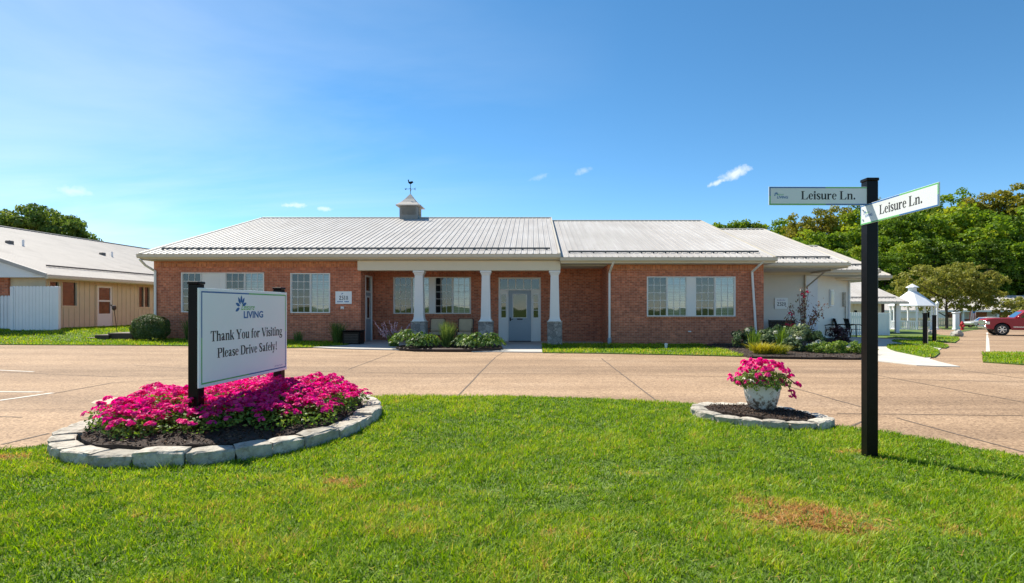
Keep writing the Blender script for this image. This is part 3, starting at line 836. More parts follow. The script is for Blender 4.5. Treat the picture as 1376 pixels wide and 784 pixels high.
# ------------------------------------------------------------------ building pieces
def wall_x(mb, x0, x1, z0, z1, y, holes=(), rev=.12, face=-1):
    """wall sheet in a plane of constant y facing -y, with window openings and their reveals"""
    xs = sorted({x0, x1, *[h[0] for h in holes], *[h[1] for h in holes]})
    zs = sorted({z0, z1, *[h[2] for h in holes], *[h[3] for h in holes]})
    for i in range(len(xs)-1):
        for k in range(len(zs)-1):
            cx = (xs[i]+xs[i+1])/2; cz = (zs[k]+zs[k+1])/2
            if any(h[0] < cx < h[1] and h[2] < cz < h[3] for h in holes): continue
            mb.quad((xs[i],y,zs[k]), (xs[i+1],y,zs[k]), (xs[i+1],y,zs[k+1]), (xs[i],y,zs[k+1]))
    for (a, b, c, d) in holes:
        e = y+rev
        mb.quad((a,y,c),(a,e,c),(b,e,c),(b,y,c)); mb.quad((a,y,d),(b,y,d),(b,e,d),(a,e,d))
        mb.quad((a,y,c),(a,y,d),(a,e,d),(a,e,c)); mb.quad((b,y,c),(b,e,c),(b,e,d),(b,y,d))

def wall_y(mb, y0, y1, z0, z1, x, holes=(), rev=.12, sgn=1):
    """wall sheet of constant x; sgn +1 faces +x"""
    ys = sorted({y0, y1, *[h[0] for h in holes], *[h[1] for h in holes]})
    zs = sorted({z0, z1, *[h[2] for h in holes], *[h[3] for h in holes]})
    for i in range(len(ys)-1):
        for k in range(len(zs)-1):
            cy = (ys[i]+ys[i+1])/2; cz = (zs[k]+zs[k+1])/2
            if any(h[0] < cy < h[1] and h[2] < cz < h[3] for h in holes): continue
            q = [(x,ys[i],zs[k]), (x,ys[i+1],zs[k]), (x,ys[i+1],zs[k+1]), (x,ys[i],zs[k+1])]
            mb.quad(*(q if sgn > 0 else q[::-1]))
    for (a, b, c, d) in holes:
        e = x - sgn*rev
        mb.quad((x,a,c),(e,a,c),(e,b,c),(x,b,c)); mb.quad((x,a,d),(x,b,d),(e,b,d),(e,a,d))
        mb.quad((x,a,c),(x,a,d),(e,a,d),(e,a,c)); mb.quad((x,b,c),(e,b,c),(e,b,d),(x,b,d))

def roof_slope(mb, A, B, up, spacing=.245, h=.025, thick=.10):
    """ribbed metal roof plane: eave from A to B, 'up' is the vector eave -> ridge"""
    A = Vector(A); B = Vector(B); up = Vector(up)
    e = B - A; L = e.length; e = e/L
    n = e.cross(up).normalized()
    if n.z < 0: n = -n
    prof = [(0, 0)]
    k = int(L/spacing)
    off = (L - k*spacing)/2
    for i in range(k+1):
        u = off + i*spacing
        for du, dz in ((-.026,0), (-.014,h), (.014,h), (.026,0)):
            if 0 < u+du < L: prof.append((u+du, dz))
        if i < k:                                     # two low stiffening beads between the ribs
            for f in (.36, .64):
                c = u + spacing*f
                prof += [(c-.012,0), (c,h*.22), (c+.012,0)]
    prof.append((L, 0))
    prof.sort(key=lambda t: t[0])
    vs = []; fs = []
    for (u, dz) in prof:
        p = A + e*u + n*dz
        vs += [p, p+up]
    m = len(prof)
    for i in range(m-1):
        fs.append((2*i, 2*i+2, 2*i+3, 2*i+1))
    mb.add(vs, fs)
    lo = [A - n*thick, B - n*thick, B + up - n*thick, A + up - n*thick]
    hi = [A, B, B+up, A+up]
    mb.add(lo, [(3,2,1,0)])
    for i in range(4):
        j = (i+1) % 4
        mb.add([lo[i], lo[j], hi[j], hi[i]], [(0,1,2,3)])

def win(parent, x0, x1, z0, z1, y, sashes, name='window', rows=5, cols=3, trim='white', sill=True, blinds=None, offs=None):
    """sliding window in a wall facing -y.  sashes: list of (x0, x1, kind) with kind 'screen', 'glass' or 'panel'"""
    fr = MB(); w = .045; a = y-.012; b = y+.09
    fr.bbox(x0, x1, a, b, z1-w, z1, .006); fr.bbox(x0, x1, a, b, z0, z0+w, .006)
    fr.bbox(x0, x0+w, a+.001, b, z0+w, z1-w, .006); fr.bbox(x1-w, x1, a+.001, b, z0+w, z1-w, .006)
    for i in range(len(sashes)-1):
        xm = sashes[i][1]; xn = sashes[i+1][0]
        if xn - xm > .01: fr.bbox(xm, xn, a+.004, b, z0+w, z1-w, .006)
    f = fr.build(name, M[trim], parent)
    for i, (p, q, kind) in enumerate(sashes):
        if kind == 'panel':
            MB().bbox(p, q, y+.03, y+.07, z0+w, z1-w, .004).build('panel', M['white'], f); continue
        pm = MB().box(p, q, y+.048, y+.054, z0+w, z1-w)
        o = pm.build('pane', M['glass_dark' if kind == 'screen' else 'glass'], f)
        g = MB(); mw = .0095
        g.box(p, p+.022, y+.036, y+.066, z0+w, z1-w); g.box(q-.022, q, y+.036, y+.066, z0+w, z1-w)
        for c in range(1, cols):
            xc = p + (q-p)*c/cols
            g.box(xc-mw, xc+mw, y+.034, y+.046, z0+w, z1-w)
        for r in range(1, rows):
            zc = z0+w + (z1-z0-2*w)*r/rows
            g.box(p+.022, q-.022, y+.0365, y+.0445, zc-mw, zc+mw)
        g.build('muntin_grid', M['white'], f)
        drop = 0 if blinds is None else blinds[i]
        if drop is not None and drop < .98:
            bl = MB(); zb = z0+w+.01 + (z1-z0-2*w)*drop; zt = z1-w-.01; k = int((zt-zb)/.05)
            for s_ in range(k):
                z = zb + (zt-zb)*(s_+.5)/k
                bl.add([(p+.02,y+.125,z-.022),(q-.02,y+.125,z-.022),(q-.02,y+.145,z+.024),(p+.02,y+.145,z+.024)], [(0,1,2,3)])
            bl.build('blind', M['blind'], f)
    if sill:
        MB().bbox(x0-.03, x1+.03, y-.035, y+.05, z0-.075, z0-.003, .006).build('sill', M['soldier'], f)
    return f

# ------------------------------------------------------------------ the brick office building
YF, YB = 23.0, 25.0
OB = thing('office_building', (-2, 23, 0), 'long single-storey brick building with white ribbed metal roof, cupola and columned porch', 'building')
TL, TR_ = 3.39, 3.25
xL, xP, xR, xE = -15.3, -6.93, 3.05, 9.37
W1 = (-14.2, -10.84, 1.32, 2.93); W2 = (-9.78, -8.17, 1.29, 2.91)
W3 = (-6.10, -2.69, 1.24, 2.86); W4 = (4.64, 8.23, 1.15, 2.77)
D1 = (-1.476, .38, .02, 2.835)
D2 = (23.62, 24.62, .06, 2.86)
b = MB()
wall_x(b, xL, xP, -.2, TL, YF, [W1, W2])
wall_x(b, xP, xR, -.2, TL, YB, [W3, D1])
wall_x(b, xR, xE, -.2, TR_, YF, [W4])
wall_y(b, YF, YB, -.2, TL, xP, [D2], sgn=1)
wall_y(b, YF, YB, -.2, TR_, xR, sgn=-1)
wall_y(b, YF, 42, -.2, TL, xL, sgn=-1)
wall_y(b, YF, 27, -.2, TR_, xE, sgn=1)
wall_x(b, xL, 16.9, -.2, TL, 42.0)
b.build('brick_wall', M['brick'], OB)
for (a, c, y, z) in ((xL+.01, xP-.01, YF, TL), (xR+.01, xE-.01, YF, TR_)):
    MB().box(a, c, y-.012, y+.02, z-.235, z-.03).build('soldier_course', M['soldier'], OB)
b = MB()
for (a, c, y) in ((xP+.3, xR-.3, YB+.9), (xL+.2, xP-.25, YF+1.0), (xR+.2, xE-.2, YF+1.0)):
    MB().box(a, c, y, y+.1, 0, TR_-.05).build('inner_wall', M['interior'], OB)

# white and cream lap siding of the east wing: front, corner and the slanting patio wall
def lap(mb, P, Q, z0, z1, step=.115, tilt=.014):
    P = Vector((*P, 0)); Q = Vector((*Q, 0)); d = (Q-P).normalized(); n = Vector((d.y, -d.x, 0))
    z = z0
    while z < z1-1e-4:
        t = min(z+step, z1)
        a = P + n*tilt; c = Q + n*tilt
        mb.add([(a.x,a.y,z),(c.x,c.y,z),(Q.x,Q.y,t),(P.x,P.y,t),(P.x,P.y,z),(Q.x,Q.y,z)], [(0,1,2,3),(4,5,1,0)])
        z = t
b = MB()
lap(b, (xE+.02, 27), (12.96, 27), -.1, 3.25); lap(b, (13.56, 27.05), (16.84, 30.33), -.1, 3.1)
b.build('lap_siding', M['siding'], OB)
b = MB(); b.box(12.96, 13.1, 26.94, 27.2, -.1, 3.22); b.box(13.1, 13.56, 27.0, 27.1, -.1, 3.2); b.build('corner_board', M['vinyl'], OB)
b = MB(); b.obox((16.9, 30.36, 1.5), (.7071,.7071,0), (-.7071,.7071,0), (0,0,1), .14, .14, 3.2); b.build('corner_board', M['vinyl'], OB)
b = MB(); b.quad((16.95,30.4,-1),(16.95,42,-1),(16.95,42,3.2),(16.95,30.4,3.2)); b.build('rear_wall', M['siding'], OB)
b = MB(); c = Vector((16.3, 29.72, 1.95)); n_ = (.7071, -.7071, 0); d_ = (.7071,.7071,0)
b.obox(c, d_, (-.7071,.7071,0), (0,0,1), .3, .12, .75, .02); b.obox((16.45,29.85,1.0), d_, (-.7071,.7071,0), (0,0,1), .05, .05, 1.6)
b.build('meter_box', M['limestone'], OB)
b = MB(); b.obox((14.95, 28.38, 2.0), d_, (-.7071,.7071,0), (0,0,1), .55, .06, .85, .01)
nb = b.build('notice_board', M['vinyl'], OB)
MB().obox((14.97, 28.355, 2.0), d_, (-.7071,.7071,0), (0,0,1), .42, .03, .7).build('pane', M['glass_dark'], nb)

# roofs: every ridge stands over the middle of the block, the eaves step back to the right
PITCH = .297
def gable(x0, x1, ye, ze, yr, rail=True, name='roof', cap_over=.0, y_rear=None):
    zr = ze + PITCH*(yr-ye)
    b = MB()
    roof_slope(b, (x0,ye,ze), (x1,ye,ze), (0,yr-ye,zr-ze))
    yb = y_rear or (2*yr-ye)
    b.quad((x0,yr,zr), (x0,yb,ze), (x1,yb,ze), (x1,yr,zr))
    r = b.build(name, M['roof'], OB)
    c = MB()
    c.add([(x0-.02,yr-.16,zr-.02),(x1+.02,yr-.16,zr-.02),(x1+.02,yr,zr+.05),(x0-.02,yr,zr+.05),(x0-.02,yr+.16,zr-.02),(x1+.02,yr+.16,zr-.02)], [(0,1,2,3),(3,2,5,4)])
    c.box(x0, x1, yr-.17, yr-.15, zr-.03, zr+.012)
    c.build('ridge_cap', M['gutter'], r)
    if rail:
        y = ye+.8; z = ze+PITCH*.8
        s = MB(); s.box(x0+.35, x1-.35, y-.02, y+.02, z+.035, z+.10)
        k = int((x1-x0)/.49)
        for i in range(k):
            xx = x0+.4+i*.49
            if xx < x1-.4: s.box(xx-.03, xx+.03, y-.015, y+.05, z-.02, z+.04)
        s.build('snow_rail', M['roof_dark'], r)
    for xx in (x0, x1):                       # rake trim
        e = MB()
        a = Vector((xx, ye-.02, ze+.012)); u = Vector((0, yr-ye+.02, zr-ze)); 
        e.add([a+Vector((-.03,0,-.15)), a+Vector((.03,0,-.15)), a+Vector((.03,0,.03)), a+Vector((-.03,0,.03)),
               a+u+Vector((-.03,0,-.15)), a+u+Vector((.03,0,-.15)), a+u+Vector((.03,0,.03)), a+u+Vector((-.03,0,.03))],
              [(0,1,2,3),(4,7,6,5),(0,4,5,1),(1,5,6,2),(2,6,7,3),(3,7,4,0)])
        e.build('rake_trim', M['gutter'], r)
    g = MB()                                  # gutter with a rolled lip
    yf = ye-.02
    prof = [(0,0),(-.09,0),(-.125,.05),(-.125,.13),(-.145,.135),(-.145,.15),(-.11,.15),(-.11,.14),(0,.14)]
    g.prism(prof, lambda u, v, t: (t, yf+u, ze-.17+v), x0-.03, x1+.03)
    g.build('gutter', M['gutter'], r)
    f = MB(); f.box(x0, x1, ye, ye+.03, ze-.24, ze-.11); f.build('fascia', M['trim'], r)
    return r, zr
rl, zrl = gable(-15.48, 1.09, 22.42, 3.63, 32.65)
rr, zrr = gable(1.13, 9.6, 22.42, 3.50, 32.4)
r3, zr3 = gable(9.0, 13.24, 23.8, 3.40, 32.6)
r4, zr4 = gable(9.2, 16.1, 26.4, 3.28, 32.2)
r5, zr5 = gable(14.5, 18.2, 28.9, 3.16, 32.5, rail=False)
b = MB()
b.box(-15.45, 1.05, 22.42, 25.2, TL+.003, TL+.02); b.box(1.14, 9.58, 22.42, 25.2, TR_+.003, TR_+.02)
b.box(9.6, 13.2, 23.8, 27.2, 3.17, 3.19); b.box(12.9, 16.07, 26.42, 31, 3.04, 3.06); b.box(15.2, 18.15, 28.92, 33, 2.93, 2.95)
b.quad((-15.46,22.45,3.4),(-15.46,42,3.4),(-15.46,32.65,zrl),(-15.46,32.6,zrl-.01)); b.quad((13.2,23.9,3.2),(13.2,32.6,zr3-.1),(13.2,40,3.3),(13.2,40,3.2))
b.quad((16.05,26.5,3.1),(16.05,32.2,zr4-.1),(16.05,38,3.2),(16.05,38,3.1)); b.quad((9.56,22.5,3.3),(9.56,32.4,zrr-.1),(9.56,42,3.4),(9.56,42,3.3))
b.build('soffit', M['soffit'], OB)
for (x, y0, y1, zt) in ((xE+.18, 25.4, 23.9, 3.14), (12.98, 26.9, 24.9, 3.14)):      # small braces at the east wing
    b = MB(); b.obox((x, (y0+y1)/2, zt), (1,0,0), (0,1,0), (0,0,1), .1, abs(y1-y0)+.6, .1)
    b.tube([(x, y0+.5, 2.3), (x, y1+.3, zt-.03)], .045, 4); b.build('brace', M['gutter'], OB)
b = MB(); b.obox((12.94, 26.93, 1.6), (1,0,0), (0,1,0), (0,0,1), .05, .07, 3.1); b.build('downspout', M['beige_trim'], OB)

# cupola with its weather vane
cx, cy, s_ = -6.98, 32.65, .52
b = MB(); b.bbox(cx-s_, cx+s_, cy-s_, cy+s_, zrl-.25, zrl+.60, .02)
cu = b.build('cupola', M['cupola'], OB)
b = MB()
for k in range(9):
    z = zrl+.10+k*.05
    for (dx, dy, ax) in ((0,-1,0), (1,0,1)):
        if ax == 0: b.add([(cx-.40,cy-s_-.006,z),(cx+.40,cy-s_-.006,z),(cx+.40,cy-s_-.035,z+.03),(cx-.40,cy-s_-.035,z+.03)], [(0,1,2,3)])
        else: b.add([(cx+s_+.006,cy-.40,z),(cx+s_+.006,cy+.40,z),(cx+s_+.035,cy+.40,z+.03),(cx+s_+.035,cy-.40,z+.03)], [(0,1,2,3)])
b.build('louver', M['cupola'], cu)
b = MB()
prof = [(.70,.60),(.70,.64),(.45,.84),(.26,1.05),(.12,1.24),(.03,1.36),(.0,1.37)]
b.lathe([(r*1.414, z) for r, z in prof], (cx,cy,zrl), 4, math.pi/4); b.build('cupola_roof', M['roof_far'], cu)
b = MB(); zt = zrl+1.36
b.tube([(cx,cy,zt-.05),(cx,cy,zt+.74)], .016, 6)
b.tube([(cx-.24,cy,zt+.30),(cx+.24,cy,zt+.30)], .010, 5); b.tube([(cx,cy-.24,zt+.30),(cx,cy+.24,zt+.30)], .010, 5)
b.lathe([(0,-.05),(.045,0),(0,.05)], (cx,cy,zt+.2), 10)
def letter(segs, ox, oz, sc):
    for (x0,z0,x1,z1) in segs: b.tube([(cx+ox+x0*sc,cy,zt+oz+z0*sc),(cx+ox+x1*sc,cy,zt+oz+z1*sc)], .010, 4)
letter([(0,0,0,1),(0,1,.6,1),(0,.5,.5,.5),(0,0,.6,0)], .24, .25, .1)
letter([(0,1,.2,0),(.2,0,.4,.7),(.4,.7,.6,0),(.6,0,.8,1)], -.32, .25, .1)
bird = [(-.17,.02),(-.10,.10),(-.02,.06),(.05,.05),(.10,.12),(.08,.17),(.12,.18),(.17,.14),(.14,.11),(.13,.0),(.06,-.07),(-.03,-.08),(-.1,-.03)]
b.prism(bird, lambda u, v, t: (cx-u*1.0, cy+t, zt+.66+v), -.012, .012)
b.build('weather_vane', M['black'], cu)

# porch beam and the three columns
b = MB(); b.bbox(-6.95, 1.13, 22.62, 23.02, 2.99, TL-.002, .008); b.build('porch_beam', M['trim'], OB)
MB().box(-6.9, 3.04, 23.03, 24.99, 3.22, 3.24).build('porch_ceiling', M['soffit'], OB)
for X in (-4.52, -1.85, .90):
    y = 22.82
    c = MB(); w0, w1 = .19, .155
    vs = []; 
    prof = [(.25,.95),(.245,1.0),(.205,1.06),(.19,1.16),(.158,2.80),(.175,2.82),(.175,2.85)]
    c.lathe([(r*1.414, z) for r, z in prof], (X,y,0), 4, math.pi/4)
    col_ = c.build('column', M['white'], OB)
    MB().bbox(X-.29, X+.29, y-.29, y+.29, -.05, .93, .012).build('stone_base', M['veneer'], col_)
    d = MB(); d.bbox(X-.305, X+.305, y-.305, y+.305, .93, .965, .008); d.build('base_cap', M['limestone'], col_)
    d = MB(); d.bbox(X-.195, X+.195, y-.195, y+.195, 2.85, 2.90, .006); d.bbox(X-.225, X+.225, y-.225, y+.225, 2.90, 2.985, .01); d.build('capital', M['white'], col_)

# windows
def pair(w, m=.39, blinds=(.1,.1,.1,.1), kinds=('screen','glass','screen','glass')):
    x0, x1 = w[0]+.045, w[1]-.045; s = (x1-x0-m)/2
    a = (x0, x0+s/2-.02, kinds[0]), (x0+s/2+.02, x0+s, kinds[1]), (x0+s+m, x0+s*1.5+m-.02, kinds[2]), (x0+s*1.5+m+.02, x1, kinds[3])
    return list(a)
win(OB, *W1, YF, pair(W1, .25, kinds=('screen','panel','screen','glass')), blinds=(0,0,.0,0))
x0, x1 = W2[0]+.045, W2[1]-.045; mid = (x0+x1)/2
win(OB, *W2, YF, [(x0, mid-.02, 'screen'), (mid+.02, x1, 'glass')], blinds=(0,0))
win(OB, *W3, YB, pair(W3, .27), blinds=(.35,.1,.45,0))
win(OB, *W4, YF, pair(W4, .38), blinds=(0,0,0,0))

# entrance door with side lights and transom
y = YB
b = MB()
b.bbox(D1[0], D1[1], y-.02, y+.10, 2.765, D1[3], .006); b.bbox(D1[0], D1[0]+.07, y-.019, y+.1, .03, 2.765, .006); b.bbox(D1[1]-.07, D1[1], y-.019, y+.1, .03, 2.765, .006)
b.bbox(D1[0]+.07, D1[1]-.07, y-.015, y+.1, 2.27, 2.325, .006)
b.bbox(-1.10, -1.035, y-.014, y+.1, .03, 2.27, .006); b.bbox(-.045, .02, y-.014, y+.1, .03, 2.27, .006)
for i in range(1, 5):
    xx = D1[0]+.07+(D1[1]-D1[0]-.14)*i/5
    b.box(xx-.018, xx+.018, y-.010, y+.08, 2.325, 2.765)
ef = b.build('door_frame', M['white'], OB)
MB().box(D1[0]+.07, D1[1]-.07, y+.045, y+.052, 2.325, 2.765).build('transom', M['glass_dark'], ef)
for (p, q) in ((D1[0]+.07, -1.10), (.02, D1[1]-.07)):
    s = MB(); gx0, gx1 = (p+q)/2-.10, (p+q)/2+.10
    s.box(p, gx0, y+.02, y+.06, .03, 2.27); s.box(gx1, q, y+.02, y+.06, .03, 2.27); s.box(gx0, gx1, y+.02, y+.06, .03, 1.08); s.box(gx0, gx1, y+.02, y+.06, 2.08, 2.27)
    for z in (1.40, 1.74): s.box(gx0, gx1, y+.022, y+.058, z-.012, z+.012)
    s.build('side_panel', M['white'], ef)
    MB().box(gx0, gx1, y+.038, y+.044, 1.08, 2.08).build('side_light', M['glass_dark'], ef)
b = MB(); dx0, dx1 = -1.033, -.047
b.box(dx0, -.86, y+.02, y+.065, .05, 2.265); b.box(-.22, dx1, y+.02, y+.065, .05, 2.265); b.box(-.86, -.22, y+.02, y+.065, .05, 1.05); b.box(-.86, -.22, y+.02, y+.065, 2.12, 2.265)
dr = b.build('door', M['door_grey'], OB)
MB().box(-.86, -.22, y+.04, y+.046, 1.05, 2.12).build('door_glass', M['glass_dark'], dr)
b = MB()
for q in ((-.86,-.83,1.05,2.12), (-.25,-.22,1.05,2.12), (-.83,-.25,1.05,1.08), (-.83,-.25,2.09,2.12)): b.box(q[0], q[1], y+.008, y+.02, q[2], q[3])
b.build('glass_trim', M['white'], dr)
b = MB(); b.box(-.98, -.93, y-.0, y+.02, .92, 1.08); b.tube([(-.955,y-.04,1.0),(-.84,y-.04,1.0)], .013, 6); b.tube([(-.955,y+.01,1.0),(-.955,y-.04,1.0)], .012, 6); b.build('handle', M['black'], dr)
MB().box(-.66, -.42, y+.012, y+.02, .98, 1.03).build('mail_slot', M['black'], dr)
MB().box(-1.0, -.05, y-.35, y-.02, .031, .045).build('threshold', M['black'], OB)

# grey side door in the left return
x = xP
b = MB()
for q in ((D2[0], D2[0]+.06, .03, D2[3]), (D2[1]-.06, D2[1], .03, D2[3])): b.box(x-.1, x+.018, q[0], q[1], q[2], q[3])
b.box(x-.1, x+.019, D2[0]+.06, D2[1]-.06, D2[3]-.06, D2[3]); b.box(x-.1, x+.012, D2[0]+.06, D2[1]-.06, 2.15, 2.22)
f = b.build('side_door_frame', M['white'], OB)
MB().box(x-.06, x-.05, D2[0]+.06, D2[1]-.06, 2.22, D2[3]-.06).build('transom', M['glass'], f)
sd = MB().box(x-.07, x-.03, D2[0]+.06, D2[1]-.06, .05, 2.15).build('side_door', M['door_grey'], OB)
b = MB()
for q in ((23.86,23.92,1.02,2.0), (24.32,24.38,1.02,2.0), (23.92,24.32,1.02,1.08), (23.92,24.32,1.94,2.0)): b.box(x-.03, x-.012, q[0], q[1], q[2], q[3])
b.build('glass_trim', M['white'], sd)
MB().box(x-.03, x-.022, 23.92, 24.32, 1.08, 1.94).build('door_glass', M['glass_dark'], sd)

# downspouts
def spout(pts, boot=False):
    b = MB()
    pts = [Vector(p) for p in pts]
    for p, q in zip(pts[:-1], pts[1:]):
        d = (q-p); L = d.length; d.normalize()
        u = Vector((1,0,0)); u = (u - d*u.dot(d)).normalized(); w = d.cross(u)
        b.obox((p+q)/2, u, w, d, .085, .065, L+.04, .012)
    o = b.build('downspout', M['white'], OB)
    if boot: MB().lathe([(.075,0),(.075,.3),(.055,.34)], (pts[-1].x, pts[-1].y, -.04), 10).build('drain_boot', M['door_grey'], o)
spout([(3.22,22.36,3.36),(3.16,22.55,3.15),(3.12,22.93,2.92),(3.12,22.93,.1)], True)
spout([(9.12,22.36,3.36),(9.0,22.55,3.18),(8.86,22.9,2.95),(9.05,22.93,.15)])
spout([(-15.42,22.36,3.40),(-15.38,22.6,3.2),(-15.2,22.93,2.98),(-15.2,22.93,.3)])
MB().bbox(6.31,6.43,YF-.05,YF+.01,.52,.57,.01).build('wall_vent', M['white'], OB)
# ------------------------------------------------------------------ lettering: a bold serif alphabet drawn from strokes (1000 units to the em)
def _R(x0,y0,x1,y1): return ('q', [(x0,y0),(x1,y0),(x1,y1),(x0,y1)])
def _Q(*p): return ('q', list(p))
def _S(*p): return ('s', list(p))
def _O(cx,cy,rx,ry,ix,iy,a0=0,a1=360): return ('o', (cx,cy,rx,ry,ix,iy,a0,a1))
_arch = [(185,370,40),(250,428,60),(330,440,85),(405,412,120),(430,340,138),(430,15,138)]
_s = [(345,330,40),(315,425,60),(205,452,62),(95,415,95),(85,335,110),(200,245,135),(315,150,110),(300,60,95),(195,22,62),(85,55,60),(45,155,40)]
_v = [_S((95,455,135),(262,20,135)), _S((415,455,42),(285,15,52)), _R(5,440,225,473), _R(325,440,500,473)]
GL = {
 'T': (667,[_R(263,0,403,640),_R(170,0,496,34),_R(28,632,638,676),_Q((28,640),(28,490),(52,490),(130,640)),_Q((638,640),(536,640),(614,490),(638,490))]),
 'h': (556,[_R(60,0,200,676),_R(15,0,245,34),_R(15,642,120,676),_S(*_arch),_R(320,0,545,34)]),
 'a': (500,[_S((65,345,95),(110,425,72),(200,450,58),(285,430,100),(315,340,135),(315,90,135),(360,40,70),(470,50,34)),_S((315,285,40),(185,235,70),(105,150,125),(125,62,110),(205,42,62),(310,100,42))]),
 'n': (556,[_R(60,0,200,473),_R(15,0,245,34),_R(15,439,120,473),_S(*_arch),_R(320,0,545,34)]),
 'k': (556,[_R(60,0,200,676),_R(15,0,245,34),_R(15,642,120,676),_S((190,205,45),(445,450,45)),_R(330,440,540,473),_S((270,290,125),(470,15,140)),_R(350,0,556,34)]),
 'Y': (722,[_S((105,650,145),(370,300,140)),_S((640,650,52),(385,300,60)),_R(300,0,440,320),_R(195,0,545,34),_R(15,642,275,676),_R(475,642,715,676)]),
 'o': (500,[_O(250,236,226,248,92,212)]),
 'u': (556,[_R(60,100,200,473),_R(15,439,120,473),_S((130,140,138),(150,55,115),(240,38,75),(385,110,42)),_R(362,0,500,473),_R(310,439,420,473),_R(440,0,545,34)]),
 'f': (333,[_R(75,0,215,520),_R(15,0,285,34),_R(12,438,315,473),_S((145,490,138),(162,600,112),(235,658,62),(325,612,105))]),
 'r': (444,[_R(60,0,200,473),_R(15,0,270,34),_R(15,439,120,473),_S((190,335,48),(255,420,70),(335,425,110),(400,395,115))]),
 'V': (722,[_S((112,650,150),(382,20,150)),_S((615,650,50),(400,20,62)),_R(10,642,290,676),_R(470,642,715,676)]),
 'i': (278,[_R(70,0,210,473),_R(15,0,265,34),_R(15,439,120,473),_O(140,605,80,80,0,0)]),
 's': (389,[_S(*_s)]),
 'S': (556,[_S(*[(x*1.34+10,y*1.46,w*1.15) for x,y,w in _s])]),
 't': (333,[_R(80,80,215,600),_R(15,438,315,473),_S((148,100,135),(175,42,105),(250,38,62),(322,90,40))]),
 'g': (500,[_O(225,312,190,165,78,132),_R(330,415,480,458),_S((150,185,50),(85,120,62),(115,62,92),(330,32,112),(440,-40,105),(410,-135,82),(240,-182,62),(85,-150,72),(52,-80,62),(120,-15,42))]),
 'P': (611,[_R(90,0,240,676),_R(15,0,325,34),_R(15,642,150,676),_S((235,655,40),(390,648,62),(500,600,125),(525,500,145),(500,400,125),(390,338,60),(235,332,40))]),
 'l': (278,[_R(70,0,210,676),_R(15,0,265,34),_R(15,642,120,676)]),
 'e': (444,[_O(230,236,208,248,76,212,42,322),_R(95,250,432,288),_S((385,400,78),(365,290,120))]),
 'D': (722,[_R(90,0,240,676),_R(15,0,150,34),_R(15,642,150,676),_S((235,655,42),(420,640,75),(575,540,140),(610,340,165),(575,140,140),(420,36,75),(235,20,42))]),
 'v': (500,_v), 'y': (500,_v+[_S((285,20,60),(225,-115,62),(155,-175,85),(65,-145,112))]),
 '!': (333,[_Q((100,676),(232,676),(192,205),(140,205)),_O(165,72,80,80,0,0)]),
 'L': (667,[_R(90,0,240,676),_R(15,0,150,34),_R(15,642,345,676),_R(235,0,600,38),_Q((470,36),(600,36),(640,215),(612,215))]),
 '.': (250,[_O(125,72,80,80,0,0)]),
 '1': (500,[_R(185,0,325,676),_R(90,0,420,34),_Q((190,676),(75,605),(75,575),(190,600))]),
 '2': (500,[_S((62,480,52),(95,590,92),(210,645,72),(335,600,130),(345,480,142),(240,290,112),(60,70,72)),_R(38,0,455,112)]),
 '5': (500,[_R(140,580,440,676),_S((150,640,70),(115,420,52),(255,408,112),(380,330,140),(390,180,150),(300,55,102),(155,28,72),(62,90,112)),]),
 '8': (500,[_O(250,510,172,172,72,132),_O(250,185,205,198,88,152)]),
 '0': (500,[_O(250,338,222,348,86,304)]),
}
def _curve(pts, k=5):
    if len(pts) < 3: return pts
    P = np.array(pts, float); out = []
    for i in range(len(P)-1):
        p0 = P[max(i-1,0)]; p1 = P[i]; p2 = P[i+1]; p3 = P[min(i+2,len(P)-1)]
        for t in np.linspace(0, 1, k, endpoint=False):
            out.append(.5*((2*p1)+(-p0+p2)*t+(2*p0-5*p1+4*p2-p3)*t*t+(-p0+3*p1-3*p2+p3)*t**3))
    out.append(P[-1]); return out

def glyph_polys(prims):
    """-> list of quad strips: each a list of 2-D quads"""
    out = []
    for kind, d in prims:
        if kind == 'q': out.append([d])
        elif kind == 's':
            c = np.array(_curve(d)); n = len(c); L = []; Rr = []
            for i in range(n):
                t = c[min(i+1,n-1),:2] - c[max(i-1,0),:2]; t = t/max(np.linalg.norm(t),1e-6)
                nn = np.array([-t[1], t[0]]); w = c[i,2]/2
                L.append(c[i,:2]+nn*w); Rr.append(c[i,:2]-nn*w)
            out.append([[Rr[i], Rr[i+1], L[i+1], L[i]] for i in range(n-1)])
        else:
            cx,cy,rx,ry,ix,iy,a0,a1 = d; k = 28; qs = []
            for i in range(k):
                s, e = [R(a0+(a1-a0)*(i+j)/k) for j in (0,1)]
                f = lambda a, x, y: (cx+x*math.cos(a), cy+y*math.sin(a))
                if ix == 0: qs.append([(cx,cy), f(s,rx,ry), f(e,rx,ry)])
                else: qs.append([f(s,ix,iy), f(s,rx,ry), f(e,rx,ry), f(e,ix,iy)])
            out.append(qs)
    return out

def text_width(t): return sum(GL[c][0] if c != ' ' else 250 for c in t)

def serif(mb, text, fn, u0, v0, width, cap, off=.0006):
    """letters on a face: fn(u, v, h) -> 3-D.  Starts at u0, baseline v0, fits the width and the capital height"""
    sx = width/text_width(text); sy = cap/676; x = 0; k = 0
    for ch in text:
        if ch == ' ': x += 250; continue
        w, pr = GL[ch]
        for strip in glyph_polys(pr):
            k += 1; h = off + .00012*(k % 7)
            for q in strip:
                mb.add([fn(u0+(x+p[0])*sx, v0+p[1]*sy, h) for p in q], [tuple(range(len(q)))])
        x += w

